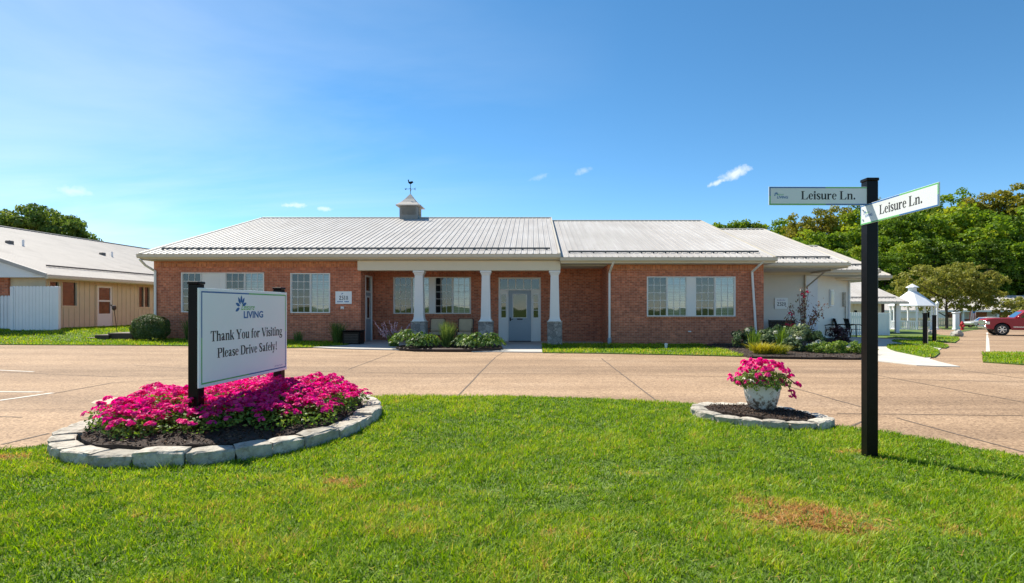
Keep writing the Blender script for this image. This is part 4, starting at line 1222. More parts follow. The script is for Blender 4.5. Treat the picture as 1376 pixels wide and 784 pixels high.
_fc = {}
def sans(mb, text, fn, u0, v0, width, cap, bold=0.0, shear=0.0, h=.0006):
    """plain letters from the built-in typeface, laid on a face"""
    cu = bpy.data.curves.new('lettering', 'FONT'); cu.body = text; cu.offset = bold; cu.shear = shear; cu.resolution_u = 3
    ob = bpy.data.objects.new('lettering', cu); COL.objects.link(ob)
    bpy.context.view_layer.update()
    me = bpy.data.meshes.new_from_object(ob.evaluated_get(bpy.context.evaluated_depsgraph_get()))
    v = np.array([p.co[:] for p in me.vertices]); f = [tuple(p.vertices) for p in me.polygons]
    bpy.data.objects.remove(ob); bpy.data.curves.remove(cu)
    if len(v):
        x0, x1 = v[:,0].min(), v[:,0].max(); y1 = .70
        mb.add([fn(u0+(p[0]-x0)/(x1-x0)*width, v0+p[1]/y1*cap, h) for p in v], f)
    bpy.data.meshes.remove(me)

def petal_logo(mb, fn, u, v, s, h=.0006):
    """six leaf-shaped petals fanned over the lettering"""
    for a, r, k in ((205,.62,.0), (160,.55,.0), (118,.60,0), (88,.66,0), (58,.60,0), (22,.55,0)):
        t = R(a); d = (math.cos(t), math.sin(t)); n = (-d[1], d[0])
        c = (u + d[0]*s*r, v + d[1]*s*r)
        pts = []
        for q in ((-.36,0),(-.16,.13),(.05,.15),(.24,.09),(.38,0),(.24,-.09),(.05,-.15),(-.16,-.13)):
            pts.append(fn(c[0]+(d[0]*q[0]+n[0]*q[1])*s, c[1]+(d[1]*q[0]+n[1]*q[1])*s, h))
        mb.add(pts, [tuple(range(8))])

def border(parent, fn, L, H, m, w, frac=(.5,.5)):
    """thin printed frame: blue and green, changing over at the middle of each side"""
    bl = MB(); gr = MB(); h = .0005
    def bar(b, u0, u1, v0, v1): b.add([fn(u0,v0,h), fn(u1,v0,h), fn(u1,v1,h), fn(u0,v1,h)], [(0,1,2,3)])
    um = L*frac[0]; vm = H*frac[1]
    bar(bl, m, um, H-m-w, H-m); bar(gr, um, L-m, H-m-w, H-m)
    bar(gr, m, um, m, m+w); bar(bl, um, L-m, m, m+w)
    bar(bl, m, m+w, vm, H-m-w); bar(gr, m, m+w, m+w, vm)
    bar(gr, L-m-w, L-m, vm, H-m-w); bar(bl, L-m-w, L-m, m+w, vm)
    bl.build('border_line', M['logo_blue'], parent); gr.build('border_line', M['edge_green'], parent)

def frame_fn(o, u, n):
    o = Vector(o); u = Vector(u).normalized(); n = Vector(n).normalized()
    return lambda a, b, h: tuple(o + u*a + Vector((0,0,b)) + n*h)
# ------------------------------------------------------------------ the visitors' sign in the flower bed
P1 = Vector((-3.63, 6.2, 0)); P2 = Vector((-3.51, 8.14, 0))
d = (P2-P1).normalized(); n = Vector((d.y, -d.x, 0))
vs_ = thing('visitor_sign', (P1.x, P1.y, .18), 'large white sign thanking visitors, on two black posts in the flower bed', 'sign')
L, H, ZB = (P2-P1).length, 1.10, .62
mid = (P1+P2)/2 + n*(-.012)
b = MB(); b.obox((mid.x, mid.y, ZB+H/2), d, (-n.x,-n.y,0), (0,0,1), L, .022, H, .003)
pn = b.build('panel', M['sign_white'], vs_)
for q in (P1 + d*.075, P2 - d*.06):
    c = q - n*.085
    b = MB(); b.obox((c.x, c.y, .92), d, (-n.x,-n.y,0), (0,0,1), .115, .115, 1.68, .006)
    ps = b.build('post', M['black'], vs_)
    MB().obox((c.x, c.y, 1.775), d, (-n.x,-n.y,0), (0,0,1), .13, .13, .03, .006).build('post_cap', M['black'], ps)
fn = frame_fn((P1.x, P1.y, ZB), d, n)
border(pn, fn, L, H, .035, .016)
b = MB()
serif(b, 'Thank You for Visiting', fn, .195, .50, 1.61, .118)
serif(b, 'Please Drive Safely!', fn, .32, .305, 1.35, .112)
b.build('lettering', M['ink'], pn)
b = MB(); petal_logo(b, fn, .80, .895, .135); sans(b, 'LIVING', fn, .855, .755, .45, .082, bold=.028); b.build('logo', M['logo_blue'], pn)
b = MB(); sans(b, 'Leisure', fn, .80, .855, .30, .075, shear=.45, bold=.005); b.build('script', M['logo_green'], pn)
b = MB()
for k in range(9): b.add([fn(1.60+k*.026, .07+(k % 3)*.004, .0006), fn(1.617+k*.026, .07+(k % 3)*.004, .0006), fn(1.617+k*.026, .084+(k % 2)*.006, .0006), fn(1.60+k*.026, .084+(k % 2)*.006, .0006)], [(0,1,2,3)])
b.build('small_print', M['lilac'], pn)

# ------------------------------------------------------------------ the street-name post with two blades
SX, SY = 3.36, 5.66
post = thing('street_post', (SX, SY, 0), 'tall square black post standing in the front lawn, carrying the street-name signs', 'post')
b = MB(); b.bbox(SX-.055, SX+.055, SY-.055, SY+.055, -.2, 2.755, .006); b.build('shaft', M['black'], post)
MB().bbox(SX-.062, SX+.062, SY-.062, SY+.062, 2.755, 2.785, .006).build('post_cap', M['black'], post)
def blade(lab, o, u, n, L, H, x_txt, w_txt):
    t = thing('street_sign', o, lab, 'street sign', 'street-name signs on the black post')
    u = Vector(u).normalized(); n = Vector(n).normalized()
    c = Vector(o) + u*L/2 + Vector((0,0,H/2)) - n*.006
    b = MB(); b.obox(c, u, -n, (0,0,1), L, .012, H, .002); p = b.build('panel', M['blade_white'], t)
    fn = frame_fn(o, u, n)
    border(p, fn, L, H, .003, .0115, (.55,.5))
    b = MB(); serif(b, 'Leisure Ln.', fn, x_txt, H*.31, w_txt, H*.45); b.build('lettering', M['ink'], p)
    b = MB(); petal_logo(b, fn, L*.07, H*.56, .026); sans(b, 'LIVING', fn, L*.078, H*.36, L*.105, H*.13, bold=.025); b.build('logo', M['logo_blue'], p)
    b = MB(); sans(b, 'Leisure', fn, L*.072, H*.53, L*.07, H*.11, shear=.45); b.build('script', M['logo_green'], p)
    b = MB()
    for f_ in ((.965,) if n.y < 0 else (.045,)):
        for q in (.25, .75):
            c = Vector(o) + u*L*f_ + Vector((0,0,H*q)); b.tube([c, c + n*.008], .009, 8)
    b.build('bolt', M['chrome'], t)
    return t
blade('upper street-name sign, shaded side facing the lawn, reaching left from the black post', (2.335, SY-.058, 2.513), (1, .012, 0), (.012, -1, 0), 1.02, .182, .315, .545)
blade('lower street-name sign, sunlit face, reaching from the black post towards the viewer', (SX-.066, SY+.045, 2.325), (0, -1, 0), (-1, 0, 0), 1.10, .196, .31, .60)

# ------------------------------------------------------------------ number plates on the walls
fnp = lambda x0, z0, y: (lambda a, b_, h: (x0+a, y-h, z0+b_))
t = thing('number_plate', (-7.95, YF, 1.66), 'white plate numbered 2518 on the brick wall beside the side door', 'sign')
p = MB().bbox(-7.95, -7.29, YF-.025, YF-.002, 1.66, 2.17, .004).build('plate', M['sign_white'], t)
fn = fnp(-7.95, 1.66, YF-.025)
b = MB(); serif(b, '2518', fn, .15, .165, .37, .165); b.build('numerals', M['ink'], p)
b = MB()
for k in range(7): b.add([fn(.07+k*.034, .07, .0006), fn(.095+k*.034, .07, .0006), fn(.095+k*.034, .12-(k % 2)*.014, .0006), fn(.07+k*.034, .12-(k % 2)*.014, .0006)], [(0,1,2,3)])
for k in range(5): b.add([fn(.37+k*.036, .07, .0006), fn(.40+k*.036, .07, .0006), fn(.40+k*.036, .12-(k % 2)*.014, .0006), fn(.37+k*.036, .12-(k % 2)*.014, .0006)], [(0,1,2,3)])
petal_logo(b, fn, .28, .40, .05); b.build('small_print', M['logo_blue'], p)
t = thing('number_plate', (11.5, 27, 1.45), 'white plate numbered 2520 on the cream siding behind the rose bush', 'sign')
p = MB().bbox(11.5, 12.12, 26.94, 26.98, 1.45, 1.98, .004).build('plate', M['sign_white'], t)
fn = fnp(11.5, 1.45, 26.94)
b = MB(); serif(b, '2520', fn, .11, .15, .42, .17); b.build('numerals', M['ink'], p)
b = MB()
for k in range(6): b.add([fn(.12+k*.065, .39, .0006), fn(.165+k*.065, .39, .0006), fn(.165+k*.065, .45-(k % 2)*.014, .0006), fn(.12+k*.065, .45-(k % 2)*.014, .0006)], [(0,1,2,3)])
b.build('small_print', M['lilac'], p)
t = thing('wall_tap_box', (-7.66, YF, 1.5), 'small white fitting on the brick just below the number plate', 'fitting')
b = MB(); b.bbox(-7.73, -7.60, YF-.06, YF-.002, 1.44, 1.56, .01); b.build('cover', M['white'], t)
b = MB(); b.tube([(-7.665, YF-.05, 1.47), (-7.665, YF-.11, 1.45)], .015, 6); b.build('spigot', M['red'], t)

# ------------------------------------------------------------------ raised beds edged with stone blocks
def ring_bed(c, ax, ay, rot, pw, hz, nst, depth, lab_fn, group, h_mul):
    cr, sr = math.cos(rot), math.sin(rot)
    def pt(t, k=0.0):
        ct, st = math.cos(t), math.sin(t)
        e = 2/pw
        x = (ax-k)*math.copysign(abs(ct)**e, ct); y = (ay-k)*math.copysign(abs(st)**e, st)
        return (c[0]+x*cr-y*sr, c[1]+x*sr+y*cr)
    T = np.linspace(0, 2*math.pi, 721); Q = np.array([pt(t, depth*.5) for t in T])
    S = np.concatenate([[0], np.cumsum(np.linalg.norm(np.diff(Q, axis=0), axis=1))])
    cuts = np.cumsum(rng.uniform(.75, 1.25, nst)); cuts = np.concatenate([[0], cuts/cuts[-1]])*S[-1]
    tt = np.interp(cuts, S, T)
    items = []
    for i in range(nst):
        t0, t1 = tt[i], tt[i+1]; gap = .004/ax
        k = 5; ts = np.linspace(t0+gap, t1-gap, k)
        top = hz*(1+rng.uniform(-.12, .14)); o = rng.uniform(-.018, .018); dp = depth*rng.uniform(.9, 1.08)
        # cross-section: weathered outer face, rounded arris, top, inner face
        sec = [(0.0-o, -.08), (.006-o, hz*.35), (.004-o, top*.86), (.010-o, top*.96), (.026-o, top), (dp*.5, top+rng.uniform(-.006,.01)), (dp-.02, top-.004), (dp, top*.9), (dp, -.05)]
        b = MB(); vs = []; fs = []; m = len(sec)
        for j, t in enumerate(ts):
            e = .02 if j in (0, k-1) else 0
            for (q, z) in sec:
                x, y = pt(t, q + (e if q < .03 else 0)); 
                vs.append((x+rng.normal(0,.007), y+rng.normal(0,.007), z - (.012 if (e and z > hz*.7) else 0) + rng.normal(0,.003)))
        for j in range(k-1):
            for q in range(m-1): fs.append((j*m+q, (j+1)*m+q, (j+1)*m+q+1, j*m+q+1))
        fs.append(tuple(range(m-1, -1, -1))); fs.append(tuple(range((k-1)*m, k*m)))
        b.add(vs, fs)
        pc = pt((t0+t1)/2, depth*.5)
        ob = b.build('stone_block', M['limestone'], origin=(pc[0], pc[1], 0))
        items.append((pc, ob))
    lab_fn(items)
    return pt
ORD = ['first','second','third','fourth','fifth','sixth','seventh','eighth','ninth','tenth','eleventh','twelfth','thirteenth','fourteenth','fifteenth','sixteenth','seventeenth','eighteenth','nineteenth','twentieth',
       'twenty-first','twenty-second','twenty-third','twenty-fourth']
def lab_ring(what, group, c):
    def f(items):
        fr = sorted([i for i in items if i[0][1] + .35*i[0][0] < c[1] + .35*c[0]], key=lambda i: i[0][0]/i[0][1])
        bk = sorted([i for i in items if not i[0][1] + .35*i[0][0] < c[1] + .35*c[0]], key=lambda i: i[0][0]/i[0][1])
        for r, row in (('near', fr), ('far', bk)):
            for k, (p, o) in enumerate(row):
                tag(o, f'pale limestone block edging the {what}, {ORD[k]} from the left along its {r} side', 'stone block', group)
    return f
BC = (-3.69, 7.22)
pt1 = ring_bed(BC, 1.67, 2.0, 0.0, 2.25, .16, 30, .26, lab_ring('flower bed', 'stone blocks edging the sign bed', BC), None, 1)
PC2 = (3.0, 7.55)
pt2 = ring_bed(PC2, .90, .60, -math.atan2(1.15,1.38), 2.2, .125, 16, .20, lab_ring('planter bed', 'stone blocks edging the planter bed', PC2), None, 1)

def mulch(poly, zfn, n, name='mulch', sz=.035):
    o = poly_sheet(name, poly, 0, M['soil'], .14, .1, fn=zfn)
    tag(o, kind='stuff')
    P = scatter(poly, n)
    Z = np.array([zfn(x, y)+h1(x, y) for x, y in P]) + rng.uniform(.002, .02, n)
    P3 = np.column_stack([P, Z])
    V, F, T = leaf_arrays(P3, sz*rng.uniform(.5, 1.6, n), np.tile([0,0,1.0], (n,1)), .4, .5)
    ch = np_mesh('bark_chips', V, F, T, M['chips'], o, attrs={'tone': rng.random(n)})
    return o
ins1 = [pt1(t, .27) for t in np.linspace(0, 2*math.pi, 60, endpoint=False)]
def z1(x, y):
    r = ((x-BC[0])/1.7)**2 + ((y-BC[1])/1.98)**2
    return .13 + .13*max(0, 1-r) + .018*math.sin(x*9)*math.cos(y*8)
mulch(ins1, z1, 9000)
ins2 = [pt2(t, .20) for t in np.linspace(0, 2*math.pi, 40, endpoint=False)]
z2 = lambda x, y: .11 + .03*max(0, 1-((x-PC2[0])**2+(y-PC2[1])**2)/.6) + .008*math.sin(x*13)*math.cos(y*11)
mulch(ins2, z2, 2600, sz=.026)

# ------------------------------------------------------------------ petunias
def petunia(nm, R0, Hh, nl, heads, trail=0.0):
    t = thing(nm, (0,0,0), 'bushy petunia with magenta flower heads in the mulch of the sign bed', 'flowers', 'petunias in the sign bed')
    a = rng.uniform(0, 2*np.pi, nl); u = rng.random(nl)**.5
    el = rng.uniform(.05, 1.0, nl)
    P = np.stack([R0*u*np.cos(a), R0*u*np.sin(a), Hh*el*np.sqrt(np.maximum(.05, 1-u*u*.8))], 1)
    V, F, T = leaf_arrays(P, .042*rng.uniform(.6, 1.4, nl), unit(P*np.array([1,1,.6]))+np.array([0,0,.4]), .55, .5)
    np_mesh('foliage', V, F, T, M['leaf_green'], t, attrs={'tone': np.clip(rng.normal(.42, .2, nl), 0, 1)})
    Pb = []; Nb = []
    for k in range(heads):
        az = rng.uniform(0, 2*np.pi); q = rng.random()**.55
        c = np.array([R0*q*1.0*math.cos(az), R0*q*1.0*math.sin(az), Hh*(1.06 - .55*q*q) + rng.uniform(-.02, .035)])
        for j in range(rng.integers(5, 10)):
            dv = unit(rng.normal(0, 1, 3)); dv[2] = abs(dv[2])*.9
            Pb.append(c + dv*.036); Nb.append(dv + np.array([math.cos(az)*q*.6, math.sin(az)*q*.6, .5]))
    Pb = np.array(Pb); Nb = np.array(Nb)
    blossoms('blossoms', M['petal_pink'], t, Pb, .024*rng.uniform(.75, 1.25, len(Pb)), Nb, (.45, .25))
    return t
protos = [petunia('petunia', r, h, 420, k) for r, h, k in ((.27, .27, 27), (.25, .24, 23), (.29, .30, 29), (.26, .26, 21))]
used = set()
cand = []
for gx in np.arange(-1.52, 1.53, .29):
    for gy in np.arange(-1.8, 1.81, .29):
        x = BC[0]+gx+rng.uniform(-.07,.07); y = BC[1]+gy+rng.uniform(-.07,.07)
        rr = ((x-BC[0])/1.30)**2 + ((y-BC[1])/1.60)**2
        # the mulch stays bare along the near edge of the bed
        if rr < 1.0 and (y - BC[1]) - .16*(x-BC[0]) > -1.27: cand.append((x, y))
for i, (x, y) in enumerate(cand):
    p = protos[i % 4]
    s = random.uniform(.92, 1.18); sz = random.uniform(.72, 1.08)
    if i < 4: p.location = (x, y, z1(x, y)-.01); p.rotation_euler.z = random.uniform(0, 6); p.scale = (s, s, sz)
    else: dup(p, (x, y, z1(x, y)-.01), random.uniform(0, 6.28), (s, s, sz))

# ------------------------------------------------------------------ the white pot
pc = (3.12, 7.72)
pot = thing('plant_pot', (pc[0], pc[1], z2(*pc)), 'weathered white round pot with flaking paint standing on the mulch', 'pot')
b = MB(); z = z2(*pc)-.02
b.lathe([(.145,0),(.165,.02),(.195,.10),(.222,.20),(.236,.29),(.240,.36),(.250,.40),(.246,.43),(.215,.43),(.205,.38),(.20,.36)], (pc[0],pc[1],z), 40)
b.build('bowl', M['pot'], pot, smooth=True)
MB().lathe([(.21,.365),(0,.39)], (pc[0],pc[1],z), 24).build('soil', M['soil'], pot)
fl = thing('potted_flowers', (pc[0], pc[1], z+.38), 'pink petunias spilling over the rim of the weathered white pot', 'flowers')
zz = z+.38
n = 1500
a = rng.uniform(0, 2*np.pi, n); u = rng.random(n)**.6; el = rng.random(n)
P = np.stack([pc[0]+.36*u*np.cos(a), pc[1]+.36*u*np.sin(a), zz+(.21*el**.6)*np.sqrt(1-u*u*.75)-.08*u], 1)
V, F, T = leaf_arrays(P, .05*rng.uniform(.6,1.3,n), unit(P-np.array([pc[0],pc[1],zz-.1])), .55, .5)
np_mesh('foliage', V, F, T, M['leaf_green'], fl, (pc[0],pc[1],zz), {'tone': np.clip(rng.normal(.55,.2,n),0,1)})
Pb = []; Nb = []
hd = [(rng.uniform(0,2*np.pi), rng.random()**.5, None) for _ in range(46)]
hd += [(2.95,1.12,-.02),(3.25,1.18,-.05),(3.4,1.02,-.10),(-.3,1.15,-.10),(-.05,1.28,-.14),(-.5,.98,-.2),(-.35,1.02,-.27),(.1,1.12,-.02),(-1.4,.70,-.07),(-1.8,.72,-.06),(-1.0,.72,-.05),(-2.2,.72,-.07),(-2.7,.78,-.08),(-.6,.75,-.10),(-1.6,.6,.02)]
for az, q, dz in hd:
    c = np.array([pc[0]+.38*q*math.cos(az), pc[1]+.38*q*math.sin(az), zz + (.26*math.sqrt(max(.0,1-q*q*.85))+rng.uniform(-.03,.04) if dz is None else dz+.08)])
    for j in range(7):
        dv = unit(rng.normal(0,1,3)); dv[2] = abs(dv[2])
        Pb.append(c+dv*.036); Nb.append(dv+np.array([math.cos(az)*q, math.sin(az)*q, .3]))
Pb = np.array(Pb)
V, F, T, rim = blossom_arrays(Pb, .030*rng.uniform(.75,1.25,len(Pb)), np.array(Nb))
np_mesh('blossoms', V, F, T, M['petal_pink'], fl, (pc[0],pc[1],zz), {'tone': np.repeat(np.clip(rng.normal(.5,.25,len(Pb)),0,1), rim)})
b = MB()
for az, q, dz in hd[46:]:
    b.tube([(pc[0]+.15*math.cos(az), pc[1]+.15*math.sin(az), zz+.05), (pc[0]+.26*math.cos(az), pc[1]+.26*math.sin(az), zz+.12), (pc[0]+.38*q*math.cos(az), pc[1]+.38*q*math.sin(az), zz+dz+.08)], .004, 4)
b.build('stems', M['leaf_green'], fl)
# ------------------------------------------------------------------ beige house on the left
X0 = -20.8
LH = thing('ranch_house', (-22, 26, .5), 'low beige board-sided house with grey-white metal roof and white gable, left of the brick building', 'house')
LZ = 2.86
wa = (25.1, 26.0, 1.55, 2.70); wb = (30.0, 30.95, 1.5, 2.66); wd = (27.1, 28.22, .50, 2.62); wc = (24.45, 25.02, 1.52, 2.68)
b = MB(); wall_y(b, 24.3, 46, 0, LZ, X0, [wa, wb, wd, wc], sgn=1); wall_x(b, -22.3, X0, 0, LZ, 24.3)
y = 24.32
while y < 46:
    segs = [(0.0, LZ)]
    for h in (wa, wb, wd, wc):
        if h[0]-.06 < y < h[1]+.06: segs = [(s0, min(s1, h[2]-.06)) for s0, s1 in segs] + [(h[3]+.06, LZ)]
    for s0, s1 in segs:
        if s1 > s0+.05: b.box(X0, X0+.018, y, y+.035, s0, s1)
    y += .30
b.build('board_wall', M['beige'], LH)
b = MB(); wall_x(b, -34, -22.3, 0, 3.05, 24.2); b.quad((-22.3,24.2,0),(-22.3,24.3,0),(-22.3,24.3,3.05),(-22.3,24.2,3.05)); b.build('brick_wall', M['brick'], LH)
b = MB()
xr, zr = -29.8, 6.07
roof_slope(b, (-20.28,23.7,2.90), (-20.28,46.5,2.90), (xr+20.28,0,zr-2.90), .245, .011)
b.quad((xr,23.7,zr),(xr,46.5,zr),(-39.3,46.5,2.9),(-39.3,23.7,2.9))
r = b.build('roof', M['roof_far'], LH)
b = MB(); b.add([(xr+.16,23.65,zr-.03),(xr+.16,46.5,zr-.03),(xr,46.5,zr+.05),(xr,23.65,zr+.05),(xr-.16,23.65,zr-.03),(xr-.16,46.5,zr-.03)], [(0,1,2,3),(3,2,5,4)])
b.box(xr+.13, xr+.17, 23.65, 46.5, zr-.10, zr-.0); b.build('ridge_cap', M['roof_dark'], r)
pt_ = (zr-2.9)/(xr+20.28)
b = MB(); xx = -20.28-1.25; b.box(xx-.02, xx+.02, 25.2, 46, 2.9+pt_*-1.25+.03, 2.9+pt_*-1.25+.10); b.build('snow_rail', M['roof_dark'], r)
for yy in (27.6, 33.6):
    b = MB(); q = -20.28-5.2; z = 2.9 - pt_*5.2*1.0
    z = 2.9 + pt_*(-5.2)
    b.bbox(q-.14, q+.10, yy, yy+.28, z-.1, z+.15, .03); b.build('roof_vent', M['roof_dark'], r)
    MB().lathe([(.05,-.1),(.05,.26)], (q+.1, yy+.75, z), 10).build('vent_pipe', M['vinyl'], r)
b = MB(); b.prism([(0,0),(.10,0),(.13,.05),(.13,.14),(0,.14)], lambda u, v, t: (-20.30+u, t, 2.72+v), 23.7, 46.5); b.build('gutter', M['gutter'], r)
b = MB(); b.box(-20.85, -20.30, 23.75, 46.4, 2.865, 2.88); b.build('soffit', M['trim'], LH)
b = MB()
z0 = 2.78
b.quad((-39,23.78,z0),(-20.32,23.78,z0),(xr,23.78,zr-.1),(xr-.001,23.78,zr-.1)); b.quad((-39,24.25,z0),(-39,23.78,z0),(-20.32,23.78,z0),(-20.32,24.25,z0))
b.build('gable', M['vinyl'], LH)
b = MB(); a = Vector((-20.26,23.68,2.78)); u = Vector((xr+20.26,0,zr-2.9))
b.add([a, a+Vector((0,0,.16)), a+u+Vector((0,0,.16)), a+u, a+Vector((0,.08,0)), a+Vector((0,.08,.16)), a+u+Vector((0,.08,.16)), a+u+Vector((0,.08,0))], [(0,3,2,1),(4,5,6,7),(1,2,6,5),(0,4,7,3),(0,1,5,4)])
b.build('barge_board', M['roof'], LH)
def side_win(w, name, split=True, dark=False):
    f = MB(); t = .05
    f.box(X0-.08, X0+.03, w[0], w[1], w[3]-t, w[3]); f.box(X0-.08, X0+.03, w[0], w[1], w[2], w[2]+t)
    f.box(X0-.08, X0+.029, w[0], w[0]+t, w[2]+t, w[3]-t); f.box(X0-.08, X0+.029, w[1]-t, w[1], w[2]+t, w[3]-t)
    m = (w[0]+w[1])/2
    if split: f.box(X0-.07, X0+.02, m-.03, m+.03, w[2]+t, w[3]-t)
    o = f.build(name, M['beige_trim'], LH)
    MB().box(X0-.05, X0-.044, w[0]+t, w[1]-t, w[2]+t, w[3]-t).build('pane', M['glass_dark' if dark else 'glass'], o)
    if not dark: MB().box(X0-.11, X0-.10, w[0]+t, w[1]-t, w[2]+t, w[3]-t).build('blind', M['blind'], o)
side_win(wa, 'window', False); side_win(wb, 'window', True, True); side_win(wc, 'window', False, True)
f = MB(); t = .07
f.box(X0-.06, X0+.035, wd[0], wd[0]+t, .5, wd[3]); f.box(X0-.06, X0+.035, wd[1]-t, wd[1], .5, wd[3]); f.box(X0-.06, X0+.034, wd[0]+t, wd[1]-t, wd[3]-t, wd[3])
o = f.build('door_frame', M['beige_trim'], LH)
f = MB(); q0, q1 = wd[0]+t, wd[1]-t
f.box(X0-.04, X0+.01, q0, q0+.12, .52, wd[3]-t); f.box(X0-.04, X0+.01, q1-.12, q1, .52, wd[3]-t); f.box(X0-.04, X0+.01, q0+.12, q1-.12, .52, 1.22); f.box(X0-.04, X0+.01, q0+.12, q1-.12, 1.80, 1.88); f.box(X0-.04, X0+.01, q0+.12, q1-.12, wd[3]-t-.08, wd[3]-t)
dd = f.build('storm_door', M['vinyl'], LH)
MB().box(X0-.02, X0-.014, q0+.12, q1-.12, 1.22, 1.80).build('pane', M['glass_dark'], dd); MB().box(X0-.02, X0-.014, q0+.12, q1-.12, 1.88, wd[3]-t-.08).build('pane', M['glass'], dd)
MB().box(X0-.13, X0-.12, q0, q1, .5, wd[3]).build('inner_door', M['beige_trim'], dd)
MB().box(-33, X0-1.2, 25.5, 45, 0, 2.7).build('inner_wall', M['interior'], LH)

def board_fence(lab, nm, x0, x1, y, zb, zt, bw=.15, gap=.008, scallop=False, thick=.025, posts=True, top=None):
    t = thing(nm, ((x0+x1)/2, y, zb), lab, 'fence')
    b = MB(); x = x0; i = 0
    while x < x1-.02:
        e = min(x+bw, x1); zt_ = zt - (.0 if not scallop else .0)
        m = (x+e)/2
        poly = [(x+gap/2, zb+.04), (e-gap/2, zb+.04), (e-gap/2, zt_-.06), (m+.03, zt_), (m-.03, zt_), (x+gap/2, zt_-.06)] if scallop else [(x+gap/2, zb+.03), (e-gap/2, zb+.03), (e-gap/2, zt_-.03), (m+.02, zt_), (m-.02, zt_), (x+gap/2, zt_-.03)]
        b.prism(poly, lambda u, v, q: (u, q, v), y+(.002 if i % 2 else 0), y+thick); x = e; i += 1
    b.build('boards', M['vinyl'], t)
    b = MB()
    for z in (zb+.25, zt-.35): b.box(x0, x1, y+thick+.002, y+thick+.05, z, z+.09)
    b.build('rail', M['vinyl'], t)
    if posts:
        for xx in (x0, x1):
            b = MB(); b.bbox(xx-.065, xx+.065, y-.03, y+.10, zb-.1, zt-.02, .01); b.build('fence_post', M['vinyl'], t)
    return t
board_fence('tall white vinyl privacy panel shielding the end of the beige house', 'privacy_fence', -21.45, -19.58, 23.45, h1(-20.5,23.45)-.05, 2.40, .14)
board_fence('low white picket fence at the left edge, before the brick end of the house', 'picket_fence', -24.4, -22.05, 24.0, .46, 2.02, .14, .02, True)

# timber planter steps, garden torch and clipped shrub beside the brick corner
tb = thing('timber_planter', (-17.4, 22.1, h1(-17.4,22.1)), 'low dark timber edging stepping down beside the clipped shrub', 'planter')
for (px0, px1, zz, yy) in ((145,178,.30,22.0), (127,146,.20,21.9), (112,128,.07,21.85)):
    xa, xb = (px0-PX)*yy/FL, (px1-PX)*yy/FL; zg = h1((xa+xb)/2, yy)
    MB().bbox(xa, xb, yy, yy+1.1, zg-.1, zg+zz, .012).build('timber', M['dark_wood'], tb)
tc_ = thing('garden_torch', (-17.0, 23.4, h1(-17,23.4)), 'slim rusty garden torch on a leaning stake in front of the beige wall', 'torch')
b = MB(); zg = h1(-17,23.4); b.tube([(-17.05,23.4,zg-.1),(-17.2,23.4,zg+1.05)], .014, 6); b.build('stake', M['dark_wood'], tc_)
b = MB(); b.lathe([(.02,0),(.07,.05),(.085,.12),(.06,.2),(.02,.23)], (-17.2,23.4,zg+1.02), 12); b.tube([(-17.2,23.4,zg+1.15),(-17.34,23.4,zg+1.25)], .03, 6); b.build('lamp', M['dark_wood'], tc_)

def bush(nm, loc, lab, cat, mat, K, per, rx, ry, rz, cr, leaf, group=None, aspect=.6, tone=(.5,.22), fill=.5, low=-.95, cz=None, jit=.45):
    t = thing(nm, loc, lab, cat, group)
    crown_mesh('foliage', M[mat], t, K, per, rx, ry, rz, rz*.85 if cz is None else cz, cr, leaf, aspect, fill, tone, low, jit)
    return t
def at(px, Y): return ((px-PX)*Y/FL, Y, h1((px-PX)*Y/FL, Y))
bx = thing('boxwood', at(202, 21.9), 'clipped round boxwood shrub at the left corner of the brick building', 'shrub')
n = 15000
q = unit(rng.normal(0, 1, (n, 3))); q[:,2] = np.where(q[:,2] < -.75, -q[:,2], q[:,2])
lump = 1 + .07*np.sin(q[:,0]*7+1)*np.cos(q[:,1]*6) + .05*np.sin(q[:,2]*9+q[:,0]*5)
rr = (1 - .5*rng.random(n)**3)*lump
P = q*rr[:,None]*np.array([.69,.62,.53]) + np.array([0,0,.50])
V, F, T = leaf_arrays(P, .05*rng.uniform(.6,1.3,n), q+np.array([0,0,.35]), .6, .5)
np_mesh('foliage', V, F, T, M['leaf_box'], bx, attrs={'tone': np.clip(rng.normal(.55,.2,n),0,1)})
b = MB(); b.tube([(0,0,-.05),(0,0,.5)], .05, 6); b.build('stem', M['trunk'], bx, origin=(0,0,0))

def tall_grass(px, Y, lab, n=320, h=.85, sp=.55, w=.016, mat='leaf_ornamental', nm='ornamental_grass', group=None):
    t = thing(nm, at(px, Y), lab, 'plant', group)
    tuft('blades', M[mat], t, n, h, sp, w, r0=.16); return t
tall_grass(454, 22.2, 'bushy ornamental grass against the brick beside the black utility box', 420, .9, .55)
tall_grass(401, 22.3, 'small dark tuft of grass under the single wide window', 140, .5, .5)
tall_grass(256, 22.2, 'tall tuft of grass at the brick wall, half hidden behind the visitor sign', 260, .95, .5)
tall_grass(601, 20.6, 'tall upright ornamental grass in the middle of the porch bed', 420, 1.05, .42, .014)

ub = thing('utility_box', at(475, 22.1), 'squat black utility box on the corner beside the porch slab', 'utility box')
x_, y_, z_ = at(475, 22.1)
b = MB(); b.bbox(x_-.34, x_+.34, y_-.30, y_+.30, z_-.02, z_+.52, .03); b.build('housing', M['black'], ub)
b = MB(); b.bbox(x_-.37, x_+.37, y_-.33, y_+.33, z_+.523, z_+.56, .015); b.build('lid', M['black'], ub)
b = MB()
for k in range(6): b.box(x_-.26, x_+.26, y_-.312, y_-.302, z_+.08+k*.06, z_+.11+k*.06)
b.build('grille', M['dark_frame'], ub)

